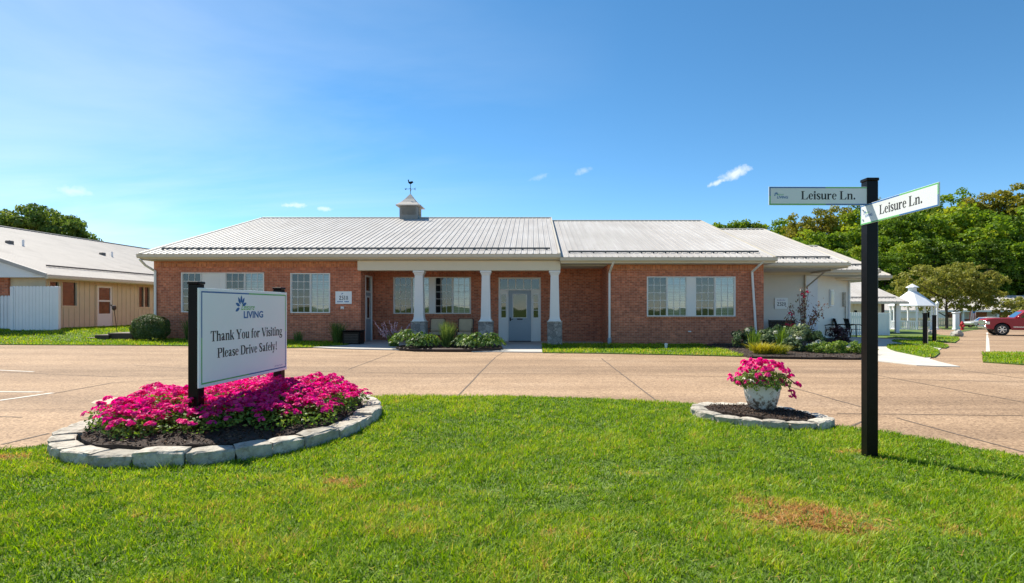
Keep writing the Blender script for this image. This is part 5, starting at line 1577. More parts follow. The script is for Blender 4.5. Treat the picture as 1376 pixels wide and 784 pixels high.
# the bed before the porch
bed = [(-4.78,19.85),(-4.1,19.42),(-3,19.3),(-1.9,19.35),(-1.2,19.7),(-1.05,20.5),(-1.4,21.5),(-2.8,21.9),(-4.4,21.7),(-4.85,20.8)]
bed = smooth_poly(bed, 2)
mulch(bed, lambda x, y: .09+.02*math.sin(x*7)*math.cos(y*5), 1800, sz=.05)
b = MB(); bp_ = dense(bed, .25); k = len(bp_)
b.tube([(p[0], p[1], .075) for p in bp_] + [(bp_[0][0], bp_[0][1], .075)], .05, 6)
tag(b.build('bed_edging', M['dark_wood'], origin=(-2.9,20.5,0)), 'dark curved edging around the planted bed before the porch', 'edging')
def hosta(px, Y, lab, s=1.0, mat='leaf_hosta', tone=(.5,.24)):
    t = thing('hosta', at(px, Y), lab, 'plant', 'hostas in the porch bed')
    n = int(260*s); a = rng.uniform(0, 2*np.pi, n); u = rng.random(n)**.6
    P = np.stack([.50*s*u*np.cos(a), .42*s*u*np.sin(a), .10+.46*s*(1-u*u*.7)*rng.uniform(.55,1.05,n)], 1)
    out = np.stack([np.cos(a), np.sin(a), -.45*np.ones(n)], 1)
    V, F, T = leaf_arrays(P, .15*rng.uniform(.6,1.2,n), np.stack([np.cos(a)*u, np.sin(a)*u, .8*np.ones(n)],1), .55, .35, out)
    np_mesh('foliage', V, F, T, M[mat], t, attrs={'tone': np.clip(rng.normal(*tone, n),0,1)}); return t
hosta(547, 20.1, 'broad hosta clump at the left end of the porch bed', 1.35)
hosta(566, 19.75, 'hosta clump with pale flecks left of the tall grass, second from the left end', 1.15)
hosta(578, 20.3, 'small hosta clump just left of the tall ornamental grass', 1.0)
hosta(622, 20.3, 'small hosta clump just right of the tall ornamental grass', 1.0)
hosta(638, 19.75, 'hosta clump before the middle column, second from the right end of the bed', 1.2)
hosta(659, 19.9, 'broad hosta clump at the right end of the porch bed', 1.15)
t = thing('flowering_perennial', at(529, 21.3), 'spiky perennial with pale pink flower spikes at the left of the porch bed', 'plant')
tuft('blades', M['leaf_green'], t, 120, .6, .6, .02, r0=.2)
Pb = []; Nb = []
for k in range(26):
    az = rng.uniform(0, 2*np.pi); q = rng.random()**.5*.62; hh = rng.uniform(.55, 1.0)
    for j in range(14):
        f_ = .62+.38*j/13
        Pb.append([q*math.cos(az)*f_*1.2+rng.normal(0,.015), q*math.sin(az)*f_*.8+rng.normal(0,.015), hh*f_]); Nb.append(rng.normal(0,1,3)+np.array([0,-.3,.3]))
blossoms('blossoms', M['petal_pale'], t, np.array(Pb), .026*np.ones(len(Pb)), np.array(Nb))

# porch chairs and the little table
def armchair(X, Y, lab):
    t = thing('patio_chair', (X, Y, .03), lab, 'chair', 'cushioned chairs on the porch')
    b = MB(); w = .31
    for sx in (-1, 1):
        b.tube([(sx*w,-.32,0),(sx*w,-.32,.58),(sx*w,.30,.60)], .018, 6); b.tube([(sx*w,.32,0),(sx*w,.28,.45),(sx*w,.40,1.0)], .018, 6)
        b.bbox(sx*w-.03, sx*w+.03, -.34, .30, .59, .615, .008)
    b.tube([(-w,.40,1.0),(w,.40,1.0)], .018, 6); b.tube([(-w,-.30,.32),(w,-.30,.32)], .016, 6); b.tube([(-w,.28,.32),(w,.28,.32)], .016, 6)
    b.build('frame', M['dark_frame'], t, origin=(0,0,0))
    b = MB(); b.bbox(-.29,.29,-.33,.27,.33,.46,.04); b.build('seat_cushion', M['cushion'], t, origin=(0,0,0), smooth=False)
    b = MB(); b.obox((0,.29,.73), (1,0,0), (0,.97,-.22), (0,.22,.97), .58, .12, .56, .045); b.build('back_cushion', M['cushion'], t, origin=(0,0,0))
    return t
armchair(-4.02, 23.9, 'tan cushioned porch chair just right of the left column')
armchair(-2.82, 23.9, 'tan cushioned porch chair between the middle column and the tall grass')
t = thing('side_table', (-3.42, 24.1, .03), 'small dark side table between the two porch chairs', 'table')
b = MB(); b.lathe([(.24,.47),(.25,.48),(.25,.50),(.0,.505)], (0,0,0), 20); b.build('table_top', M['dark_frame'], t, origin=(0,0,0))
for k in range(3):
    a = k*2.094; b = MB(); b.tube([(.2*math.cos(a),.2*math.sin(a),0),(.12*math.cos(a),.12*math.sin(a),.47)], .014, 6); b.build('leg', M['dark_frame'], t, origin=(0,0,0))
bl = thing('path_light', at(895, 20.6), 'stubby white light fitting standing in the right-hand grass strip', 'light')
b = MB(); b.lathe([(.05,-.02),(.05,.16),(.065,.165),(.065,.20),(.0,.23)], (0,0,0), 12); b.build('body', M['white'], bl, origin=(0,0,0))

# ------------------------------------------------------------------ planting by the east wing
m1 = smooth_poly([G(1001,480.2), G(1010,482.2), G(1080,483.2), G(1176,484.4), G(1172,479.5), G(1150,474), G(1122,470), G(1090,468.5), (9.2,21.8), (9.2,22.9), (6.7,22.9), (6.75,19.8)], 1)
mulch(m1, lambda x, y: .07+.015*math.sin(x*6)*math.cos(y*5), 2600, name='mulch', sz=.05)
m2 = smooth_poly([G(1072,462), G(1110,463), G(1150,463), G(1138,457), G(1092,455.5)], 1)
mulch(m2, lambda x, y: .06, 500, sz=.05)
def flowers_on(t, P, r, mat, per=9, sp=.05):
    Pb = []; Nb = []
    for p in P:
        for j in range(per):
            d_ = unit(rng.normal(0,1,3)); d_[2] = abs(d_[2]); Pb.append(np.array(p)+d_*sp); Nb.append(d_)
    blossoms('blossoms', M[mat], t, np.array(Pb), r*np.ones(len(Pb)), np.array(Nb))
t = bush('hydrangea', at(1004, 20.4), 'dark green hydrangea with one white bloom at the brick corner by the downspout', 'shrub', 'leaf_blue', 26, 60, .55, .5, .42, .17, .10, tone=(.3,.2), cz=.4)
flowers_on(t, [(-.18,-.5,.70)], .03, 'petal_white', 14, .07)
t = thing('daylily', at(1024, 17.9), 'golden yellow daylily clump at the front left of the corner bed', 'plant', 'golden plants in the corner bed'); tuft('blades', M['leaf_yellow'], t, 420, .50, 1.1, .024, (.4,1.1), r0=.22)
t = thing('daylily', at(1046, 17.7), 'yellow-green daylily clump right of the golden one, under the white blooms', 'plant', 'golden plants in the corner bed'); tuft('blades', M['leaf_yellow'], t, 300, .45, 1.1, .024, (.4,1.1), tone=(.25,.2), r0=.24)
t = bush('hydrangea', at(1042, 20.2), 'pale blue-green hydrangea with white blooms before the slanting downspout', 'shrub', 'leaf_blue', 40, 60, .75, .6, .40, .18, .11, tone=(.5,.25), cz=.42)
flowers_on(t, [(.25,-.6,.42), (-.2,-.5,.62), (.5,-.5,.36)], .035, 'petal_white', 14, .09)
t = bush('hydrangea', at(1078, 18.9), 'spreading hydrangea with fading pale blooms right of the golden daylilies', 'shrub', 'leaf_blue', 36, 60, .62, .55, .42, .18, .11, tone=(.6,.25), cz=.42)
flowers_on(t, [(.1,-.55,.30), (.3,-.45,.38), (-.35,-.5,.5)], .035, 'petal_white', 14, .09)
tall_grass(1052, 19.4, 'spiky light green iris leaves rising from the corner bed', 90, .95, .4, .03, 'leaf_green', 'iris')
tall_grass(1014, 19.0, 'slender upright iris leaves at the left of the corner bed', 60, .85, .4, .03, 'leaf_green', 'iris')
t = bush('sedum', at(1127, 18.1), 'low light green sedum mound at the right of the corner bed', 'plant', 'leaf_green', 110, 60, 1.15, .34, .20, .12, .055, tone=(.6,.2), cz=.20)
rose = thing('rose_bush', at(1078, 21.6), 'tall leggy rose bush with reddish leaves and red blooms before the cream wall', 'shrub')
b = MB(); tips = []
for (dx, dz, kk) in ((-.55,1.15,0),(-.42,1.55,1),(-.05,2.0,0),(.15,2.1,1),(.02,1.45,0),(.55,1.45,1),(.75,1.6,0),(-.62,.85,1),(.35,1.1,0)):
    b.tube([(dx*.1,0,-.05),(dx*.55,.03,dz*.55),(dx,rng.uniform(-.2,.2),dz)], [.022,.014,.006], 5); tips.append((dx, 0, dz))
b.build('canes', M['trunk'], rose, origin=(0,0,0))
P = []; 
for (dx, dy, dz) in tips:
    for j in range(75):
        f_ = rng.uniform(.62, 1.05); P.append([dx*f_+rng.normal(0,.085), rng.normal(0,.11), dz*f_+rng.normal(0,.10)])
P = np.array(P); V, F, T = leaf_arrays(P, .085*rng.uniform(.6,1.3,len(P)), rng.normal(0,1,(len(P),3))+np.array([0,-.2,.4]), .6, .5)
np_mesh('foliage', V, F, T, M['leaf_red'], rose, attrs={'tone': rng.random(len(P))})
flowers_on(rose, [(-.5,-.1,1.28),(-.42,-.12,1.22),(-.05,-.1,2.0),(.05,-.1,1.9),(-.62,-.1,.86),(-.5,-.12,.80),(-.4,-.1,.84),(.14,-.1,2.08)], .04, 'petal_rose', 8, .06)
mb_ = bush('barberry', at(1128, 24.9), 'dark maroon barberry bush in front of the patio chairs', 'shrub', 'leaf_maroon', 40, 70, .42, .4, .36, .16, .06, tone=(.5,.25), cz=.36)
bush('creeping_shrub', at(1093, 24.3), 'low dark green shrub at the foot of the rose bush', 'shrub', 'leaf_box', 22, 60, .5, .4, .3, .16, .07, cz=.25)

# patio seats
bench = thing('bench', at(1054, 25.9), 'black slatted bench against the cream wall, half hidden by flowers', 'bench')
b = MB()
for k in range(7): b.box(-.62, .62, .18+.012*k, .20+.012*k, .48+k*.065, .542+k*.065)
b.build('backrest', M['black'], bench, origin=(0,0,0))
b = MB()
for k in range(5): b.box(-.62, .62, -.28+k*.095, -.20+k*.095, .42, .445)
b.build('seat', M['black'], bench, origin=(0,0,0))
for sx in (-.6, .6):
    b = MB(); b.tube([(sx,-.26,0),(sx,-.26,.62),(sx,.2,.64)], .022, 6); b.tube([(sx,.2,0),(sx,.2,.45),(sx,.28,.95)], .022, 6); b.build('leg', M['black'], bench, origin=(0,0,0))
def metal_chair(X, Y, rz, lab):
    t = thing('patio_armchair', (X, Y, h1(X,Y)+.02), lab, 'chair', 'black metal armchairs on the patio', rz)
    b = MB(); b.bbox(-.25,.25,-.24,.24,.41,.43,.006); b.build('seat', M['black'], t, origin=(0,0,0))
    b = MB()
    for k in range(7): b.tube([(-.22+k*.073,.23,.43),(-.22+k*.073,.31,.72),(-.22+k*.073,.38,.93)], .010, 5)
    b.tube([(-.25,.38,.94),(.25,.38,.94)], .022, 6); b.obox((0,.31,.70), (1,0,0), (0,.97,-.25), (0,.25,.97), .46, .012, .46); b.build('backrest', M['black'], t, origin=(0,0,0))
    for sx in (-.27, .27):
        b = MB(); b.tube([(sx,-.28,0),(sx,-.26,.40),(sx,-.26,.60),(sx,-.18,.66),(sx,.10,.66),(sx,.33,.62)], .024, 6); b.build('armrest', M['black'], t, origin=(0,0,0))
        b = MB(); b.tube([(sx,.32,0),(sx*.95,.22,.42)], .024, 6); b.build('leg', M['black'], t, origin=(0,0,0))
    return t
x_, y_, z_ = at(1147, 28.6); metal_chair(x_, y_, R(88), 'black metal armchair standing clear at the right end of the patio row')
x_, y_, z_ = at(1132, 28.4); metal_chair(x_, y_, R(75), 'middle black metal armchair of the patio row, behind the maroon bush')
x_, y_, z_ = at(1117, 27.9); metal_chair(x_, y_, R(65), 'black metal armchair nearest the slanting cream wall, at the left of the patio row')

# ------------------------------------------------------------------ the shed house, fences and yard to the right
SH = thing('garden_house', (27.5, 46, -.6), 'small beige board house with white metal roof beyond the patio', 'house')
zg = -.75
b = MB(); wall_x(b, 20, 28.25, zg, 2.0, 46.0); 
x = 20
while x < 28.2: b.box(x, x+.04, 45.98, 46, zg, 2.0); x += .3
b.build('board_wall', M['beige'], SH)
b = MB(); b.box(28.25, 29.5, 47.6, 47.7, zg, 2.0); b.box(28.25, 28.3, 46.02, 47.6, zg, 2.0); b.build('carport_wall', M['dark_wood'], SH)
b = MB(); b.bbox(29.40, 29.68, 45.9, 46.15, zg, 1.95, .02); b.build('corner_post', M['vinyl'], SH)
b = MB(); roof_slope(b, (19.5,45.4,2.02), (30.0,45.4,2.02), (0,6.4,1.9), .3, .03); r = b.build('roof', M['roof'], SH)
MB().box(19.5, 30.03, 45.27, 45.40, 1.82, 1.98).build('gutter', M['gutter'], r)
s = MB(); s.box(20, 29.6, 46.28, 46.32, 2.33, 2.41); s.build('snow_rail', M['roof_dark'], r)
MB().box(19.5, 30.0, 45.4, 48, 1.86, 1.885).build('soffit', M['soffit'], SH)
MB().bbox(26.05, 26.25, 45.9, 46.0, .9, 1.3, .02).build('wall_lamp', M['black'], SH)
board_fence('white picket fence panel right of the patio, topped with pointed pickets', 'picket_fence', 22.3, 25.4, 42.0, h1(24.5,42)-.02, 1.18, .15, .02, True)
board_fence('plain white fence panel right of the black post, beside the dark opening', 'privacy_fence', 25.62, 26.35, 42.0, h1(26,42)-.02, 1.15, .14)

# gazebo
gx, gy = 40.8, 61.0
gz = h1(gx, gy)
GZ = thing('gazebo', (gx, gy, gz), 'white octagonal gazebo with a pointed roof on the far lawn', 'gazebo')
b = MB(); b.lathe([(2.25,2.52),(2.28,2.60),(.5,4.05),(.42,4.1)], (gx,gy,gz), 8, R(22.5))
r = b.build('roof', M['vinyl'], GZ)
b = MB(); b.lathe([(.40,4.05),(.40,4.5),(.62,4.52),(.60,4.58),(.08,4.9),(0,4.95)], (gx,gy,gz), 8, R(22.5)); b.build('roof_lantern', M['vinyl'], r)
for k in range(8):
    a = R(22.5+45*k); b = MB(); c_ = (gx+2.0*math.cos(a), gy+2.0*math.sin(a))
    b.bbox(c_[0]-.08, c_[0]+.08, c_[1]-.08, c_[1]+.08, gz, gz+2.55, .015); b.build('post', M['vinyl'], GZ)
for k in range(8):
    if k == 5: continue
    a0, a1 = R(22.5+45*k), R(67.5+45*k); p = Vector((gx+2*math.cos(a0), gy+2*math.sin(a0), gz)); q = Vector((gx+2*math.cos(a1), gy+2*math.sin(a1), gz))
    d_ = (q-p); L_ = d_.length; d_.normalize(); n_ = Vector((-d_.y, d_.x, 0)); b = MB()
    for z in (.12, .92): b.obox((p+q)/2+Vector((0,0,z)), d_, n_, (0,0,1), L_-.17, .06, .08)
    for j in range(1, 9): b.obox(p+(q-p)*j/9+Vector((0,0,.52)), d_, n_, (0,0,1), .05, .04, .72)
    b.build('railing', M['vinyl'], GZ)
MB().lathe([(2.2,-.2),(2.2,.06),(0,.06)], (gx,gy,gz), 8, R(22.5)).build('floor', M['concrete'], GZ)

def bollard(px, py, hgt_, lab):
    X, Y = G(px, py); z = h1(X, Y)
    t = thing('bollard', (X, Y, z), lab, 'post', 'black posts by the side path')
    b = MB(); b.bbox(-.06,.06,-.06,.06,-.1,hgt_,.008); b.build('shaft', M['black'], t, origin=(0,0,0))
    b = MB(); b.bbox(-.07,.07,-.07,.07,hgt_,hgt_+.03,.008); b.build('post_cap', M['black'], t, origin=(0,0,0))
bollard(1243, 464.5, 1.27, 'nearer of the two short black posts in the side lawn')
bollard(1255.5, 460.5, 1.16, 'farther of the two short black posts in the side lawn')
X, Y = G(1246.5, 464.3); t = thing('garden_stake', (X, Y, h1(X,Y)), 'thin tan stake standing just right of the nearer short black post', 'stake')
b = MB(); b.tube([(0,0,-.1),(0,0,.74)], .022, 6); b.build('shaft', M['beige_trim'], t, origin=(0,0,0))
X, Y = G(1279, 443.5); Y *= .99
t = thing('white_pillar', (X, Y, h1(X,Y)), 'square white pillar rising behind the grey boulder', 'pillar')
b = MB(); b.bbox(-.22,.22,-.22,.22,-.1,1.75,.02); b.build('shaft', M['vinyl'], t, origin=(0,0,0)); b = MB(); b.bbox(-.29,.29,-.29,.29,1.75,1.87,.03); b.bbox(-.26,.26,-.26,.26,-.05,.2,.02); b.build('capital', M['vinyl'], t, origin=(0,0,0))
X, Y = G(1259.5, 444.0)
t = thing('lamp_post', (X, Y, h1(X,Y)), 'slim white lamp post with a lantern beside the gazebo', 'lamp post')
b = MB(); b.lathe([(.14,-.1),(.14,.25),(.085,.35),(.075,2.3),(.10,2.33)], (0,0,0), 10); b.build('pole', M['vinyl'], t, origin=(0,0,0))
b = MB(); b.lathe([(.10,2.33),(.17,2.7),(.19,2.72),(.07,2.86),(.02,2.95),(0,2.97)], (0,0,0), 8); b.build('lantern', M['vinyl'], t, origin=(0,0,0))
def boulder(px, py, sx, sy, sz, lab):
    X, Y = G(px, py); t = MB(); nu, nv = 18, 11; vs = []; fs = []
    ph = rng.uniform(0, 6, 6)
    for j in range(nv):
        th = math.pi*j/(nv-1)
        for i in range(nu):
            a = 2*math.pi*i/nu
            k = 1+.16*math.sin(2*a+ph[0])*math.sin(th)+.12*math.sin(3*a+ph[1]+2*th)+.06*math.sin(7*a+ph[2]+5*th)+rng.normal(0,.025)
            vs.append((sx*k*math.sin(th)*math.cos(a), sy*k*math.sin(th)*math.sin(a), sz*(.35+.65*k*math.cos(th)-.1*math.sin(a))))
    for j in range(nv-1):
        for i in range(nu): fs.append((j*nu+i, (j+1)*nu+i, (j+1)*nu+(i+1)%nu, j*nu+(i+1)%nu))
    t.add(vs, fs); o = t.build('boulder', M['rock'], origin=(0,0,0)); o.location = (X, Y, h1(X,Y)+.02)
    tag(o, lab, 'boulder', 'boulders by the side path')
boulder(1286, 452.5, .42, .4, .42, 'big grey boulder at the foot of the white pillar')
boulder(1248, 450.5, .34, .35, .34, 'smaller tan boulder between the two short black posts')

X, Y = G(1293, 444.3)
hy = thing('fire_hydrant', (X, Y, h1(X,Y)), 'red fire hydrant on the grass beyond the boulder', 'hydrant')
b = MB(); b.lathe([(.20,-.05),(.20,.06),(.13,.08),(.13,.62),(.17,.64),(.17,.68),(.15,.7),(.12,.8),(.05,.86),(.04,.92),(0,.92)], (0,0,0), 14); b.build('barrel', M['red'], hy, origin=(0,0,0))
for dx in (-1, 1):
    b = MB(); b.tube([(dx*.1,0,.5),(dx*.24,0,.5)], .065, 8); b.build('nozzle', M['red'], hy, origin=(0,0,0))
b = MB(); b.tube([(0,-.1,.42),(0,-.26,.42)], .09, 8); b.build('nozzle', M['red'], hy, origin=(0,0,0))

# long white-roofed house across the lot
FH = thing('porch_house', (75, 86, -1.1), 'long low brick house with white roof and white porch posts across the car park', 'house')
zg = -1.25
b = MB(); wall_x(b, 52, 104, zg, 1.3, 87.5, [(70,71.6,-.2,.9),(66,67.4,-.2,.9),(79,80.4,-.2,.9)]); b.build('brick_wall', M['brick'], FH)
for (a0, a1) in ((70,71.6),(66,67.4),(79,80.4)):
    f = MB().box(a0, a1, 87.52, 87.6, -.2, .9).build('window', M['blind'], FH)
b = MB(); b.box(76, 77.2, 87.4, 87.48, zg, .95); b.build('door', M['door_grey'], FH)
b = MB(); roof_slope(b, (50,84.6,1.16), (106,84.6,1.16), (0,9.5,2.4), .6, .05); rf = b.build('roof', M['roof'], FH)
MB().box(50,106,84.5,84.6,.9,1.12).build('gutter', M['vinyl'], rf)
for X in np.arange(54, 104, 5.2):
    b = MB(); b.bbox(X-.17, X+.17, 84.9, 85.24, zg, .95, .02); b.build('porch_post', M['vinyl'], FH)
b = MB(); wall_x(b, 50, 62, zg, 1.0, 84.9); b.build('white_wall', M['vinyl'], FH)
t = thing('tan_fence', (56, 80, -1.1), 'low tan slatted fence behind the gazebo', 'fence')
b = MB()
for X in np.arange(51, 60, .22): b.box(X, X+.16, 80, 80.04, -1.2, .1)
b.build('slats', M['beige'], t); b = MB(); b.box(51,60,80.05,80.1,-.2,-.1); b.box(51,60,80.05,80.1,-.9,-.8); b.build('rail', M['beige'], t)
X, Y = (1311-PX)*78/FL, 78.0
t = thing('flag', (X, Y, h1(X,Y)), 'striped red and white flag with blue corner hanging from a porch pole', 'flag')
zg_ = h1(X, Y)
b = MB(); b.tube([(0,0,-.1),(0,0,2.5)], .03, 6); b.build('pole', M['vinyl'], t, origin=(0,0,0))
b = MB(); b.cur = 0
for k in range(7):
    for j in range(6):
        z0_, z1_ = 2.45-j*.27, 2.45-(j+1)*.27; x0_, x1_ = -.04-k*.11, -.04-(k+1)*.11
        w_ = lambda x, z: .06*math.sin(x*9+z*2); dz = lambda x: -.9*abs(x)
        b.cur = 2 if (k < 3 and j < 2) else (0 if k % 2 == 0 else 1)
        b.quad((x0_,w_(x0_,z0_),z0_+dz(x0_)*.3),(x1_,w_(x1_,z0_),z0_+dz(x1_)*.3),(x1_,w_(x1_,z1_),z1_+dz(x1_)*.3),(x0_,w_(x0_,z1_),z1_+dz(x0_)*.3))
b.build('cloth', [M['red'], M['vinyl'], M['logo_blue']], t, origin=(0,0,0))

# ------------------------------------------------------------------ vehicles (nose towards -x)
def wheel(parent, x, y, r, w, rim='chrome'):
    b = MB(); prof = [(r*.62,-w/2),(r*.92,-w/2),(r,-w*.36),(r,w*.36),(r*.92,w/2),(r*.62,w/2)]
    n = 28; vs = []; fs = []
    for (q, s_) in prof:
        for k in range(n):
            a = 2*math.pi*k/n; vs.append((x+q*math.cos(a), y+s_, r+q*math.sin(a)))
    for i in range(len(prof)-1):
        for k in range(n): fs.append((i*n+k, i*n+(k+1)%n, (i+1)*n+(k+1)%n, (i+1)*n+k))
    b.add(vs, fs); wl = b.build('wheel', M['rubber'], parent, origin=(0,0,0), smooth=True)
    b = MB(); s_ = -w*.40
    ring = []
    for k in range(n):
        a = 2*math.pi*k/n; ring.append((x+r*.66*math.cos(a), y+s_, r+r*.66*math.sin(a)))
    inner = [(x+(q[0]-x)*.86, y+s_+.0, r+(q[2]-r)*.86) for q in ring]
    b.add(ring+inner, [(k, (k+1)%n, n+(k+1)%n, n+k) for k in range(n)])
    for k in range(6):
        a = 2*math.pi*k/6
        c_, s2 = math.cos(a), math.sin(a)
        b.obox((x+c_*r*.32, y+s_-.01, r+s2*r*.32), (c_,0,s2), (0,1,0), (-s2,0,c_), r*.58, .03, r*.17, .008)
    b.lathe([(0,0)], (x,y,r), 3) if False else None
    b.obox((x, y+s_-.012, r), (1,0,0), (0,1,0), (0,0,1), r*.26, .04, r*.26, .02)
    b.build('rim', M[rim], wl, origin=(0,0,0))
    b = MB(); m_ = [(x+r*.64*math.cos(2*math.pi*k/n), y+s_+.03, r+r*.64*math.sin(2*math.pi*k/n)) for k in range(n)]
    b.add(m_, [tuple(range(n))]); b.build('brake_disc', M['rubber'], wl, origin=(0,0,0))
def side_shell(mb, prof, y0, y1, tuck=.06):
    """profile in x,z extruded over the width, with rounded long edges"""
    n = len(prof); cx_ = sum(p[0] for p in prof)/n; cz_ = sum(p[1] for p in prof)/n
    rows = []
    for (y, k) in ((y0, 1-tuck), (y0+.07, 1.0), (y1-.07, 1.0), (y1, 1-tuck)):
        rows.append([(cx_+(p[0]-cx_)*(1-(1-k)*.35), y, cz_+(p[1]-cz_)*k) for p in prof])
    vs = [q for r_ in rows for q in r_]; fs = []
    for j in range(3):
        for i in range(n): fs.append((j*n+i, j*n+(i+1)%n, (j+1)*n+(i+1)%n, (j+1)*n+i))
    fs.append(tuple(range(n-1,-1,-1))); fs.append(tuple(range(3*n, 4*n)))
    mb.add(vs, fs)
tx, ty = 35.15, 42.9
TK = thing('pickup_truck', (tx, ty, h1(tx,ty)), 'dark red pickup truck with chrome bumper parked at the right edge', 'truck')
TK.rotation_euler.z = R(-25)
r_ = .44
def arch(cx_, r, z0, n=9): return [(cx_+r*math.cos(math.pi - math.pi*k/(n-1)), z0+r*math.sin(math.pi*k/(n-1))) for k in range(n)]
body = [(-.92,.55),(-.96,.80),(-.96,1.10),(-.90,1.20),(-.45,1.28),(.55,1.30),(.75,1.30),(4.75,1.25),(4.78,.62),(4.2,.50)] + arch(3.75,.52,.46)[::-1] + [(3.1,.42),(.65,.42)] + arch(0,.52,.46)[::-1] + [(-.6,.48)]
b = MB(); side_shell(b, body, -.98, .98, .03); b.build('body', M['truck_red'], TK, origin=(0,0,0))
b = MB(); b.box(-.5,.5,-.6,.6,.35,1.0); b.box(3.2,4.2,-.6,.6,.35,1.0); b.build('wheel_well', M['rubber'], TK, origin=(0,0,0))
cab = [(.70,1.26),(1.28,1.76),(1.5,1.88),(2.9,1.90),(3.15,1.84),(3.35,1.24)]
b = MB(); side_shell(b, cab, -.86, .86, .10); b.build('cab', M['truck_red'], TK, origin=(0,0,0))
b = MB()
for (q) in ([(1.10,1.33),(1.50,1.74),(2.05,1.78),(2.05,1.33)], [(2.16,1.29),(2.16,1.78),(2.85,1.78),(3.02,1.29)]):
    for s_ in (-1, 1): b.prism(q, lambda u, v, t: (u, t*s_, v), .845, .872)
b.build('side_window', M['glass_car'], TK, origin=(0,0,0))
b = MB(); b.quad((.76,-.72,1.34),(.76,.72,1.34),(1.26,.66,1.77),(1.26,-.66,1.77)); b.build('windscreen', M['glass_car'], TK, origin=(0,0,0))
b = MB(); b.bbox(-1.04,-.90,-.97,.97,.50,.74,.05); b.build('bumper', M['chrome'], TK, origin=(0,0,0))
b = MB(); b.bbox(-.99,-.92,-.60,.60,.76,1.12,.02); gr_ = b.build('grille', M['chrome'], TK, origin=(0,0,0))
for s_ in (-1, 1):
    b = MB(); b.bbox(-.975,-.70,min(s_*.62,s_*.985),max(s_*.62,s_*.985),.80,1.05,.03); b.build('headlight', M['chrome'], TK, origin=(0,0,0))
    b = MB(); b.bbox(.88,1.05,min(s_*.93,s_*1.16),max(s_*.93,s_*1.16),1.28,1.46,.04); b.build('mirror', M['truck_red'], TK, origin=(0,0,0))
for xx in (1.72, 2.75):
    b = MB(); b.bbox(xx,xx+.16,-1.0,-.975,1.08,1.12,.008); b.build('handle', M['chrome'], TK, origin=(0,0,0))
b = MB(); b.box(.66,3.08,-.985,-.978,.62,.67); b.build('side_trim', M['chrome'], TK, origin=(0,0,0))
for xx in (0, 3.75):
    for s_ in (-1, 1): wheel(TK, xx, s_*.86, r_, .26)
cx_, cy_ = 58.0, 74.5
CR = thing('sedan', (cx_, cy_, h1(cx_,cy_)), 'silver sedan parked in front of the white porch, partly behind the red truck', 'car')
body = [(-.85,.45),(-.9,.62),(-.8,.78),(0.3,.90),(3.6,.95),(3.7,.5),(3.3,.35)] + arch(2.75,.40,.33)[::-1] + [(2.2,.28),(.5,.28)] + arch(0,.40,.33)[::-1] + [(-.5,.34)]
b = MB(); side_shell(b, body, -.88, .88, .05); b.build('body', M['silver'], CR, origin=(0,0,0))
b = MB(); side_shell(b, [(.35,.88),(1.05,1.36),(2.3,1.42),(3.0,1.30),(3.5,.93)], -.74, .74, .14); b.build('cabin', M['silver'], CR, origin=(0,0,0))
b = MB()
for s_ in (-1, 1): b.prism([(.72,.95),(1.12,1.30),(2.25,1.35),(3.05,.97)], lambda u, v, t: (u, t*s_, v), .71, .752)
b.quad((.42,-.6,.93),(.42,.6,.93),(1.0,.55,1.33),(1.0,-.55,1.33)); b.build('window', M['glass_car'], CR, origin=(0,0,0))
for xx in (0, 2.75):
    for s_ in (-1, 1): wheel(CR, xx, s_*.78, .32, .2)
b = MB(); b.bbox(-.9,-.6,-.87,-.5,.60,.72,.03); b.build('headlight', M['chrome'], CR, origin=(0,0,0))

# ------------------------------------------------------------------ trees
def tree(nm, loc, lab, mat, Hh, rx, ry, K, per, leaf, cr, group=None, crown_lo=.2, fill=.55, tone=(.48,.2), nl=8, br=None, low=-.85):
    t = thing(nm, loc, lab, 'tree', group)
    limbs('trunk', t, Hh, br or Hh*.018, nl, rx*.75, .8, Hh*crown_lo)
    rz = Hh*(1-crown_lo)/2
    crown_mesh('crown', M[mat], t, K, per, rx, ry, rz, Hh*crown_lo+rz, cr, leaf, .7, fill, tone, low)
    return t
pr = [tree('forest_tree', (0,0,0), 'x', 'leaf_tree', 22, 6.0, 5.5, 170, 78, .50, 1.25, crown_lo=.06, tone=(.42,.2)),
      tree('forest_tree', (0,0,0), 'x', 'leaf_tree', 25, 5.2, 5.0, 170, 78, .50, 1.2, crown_lo=.08, tone=(.52,.22)),
      tree('forest_tree', (0,0,0), 'x', 'leaf_forest_yellow', 24, 4.2, 4.2, 140, 78, .46, 1.1, crown_lo=.12, tone=(.42,.2)),
      tree('forest_tree', (0,0,0), 'x', 'leaf_tree', 19, 6.2, 5.5, 165, 78, .50, 1.3, crown_lo=.04, tone=(.62,.2))]
FT = []
def ftree(px, ytop, Y, k, wide=1.0):
    X = (px-PX)*Y/FL; zt = EYE + (PY-ytop+9)*Y/FL; zb = -1.2
    Hp = (22,25,24,19)[k]; s = (zt-zb)/(Hp*1.02)
    FT.append((X, Y, zb, k, s, s*wide*random.uniform(.92,1.1), px, ytop))
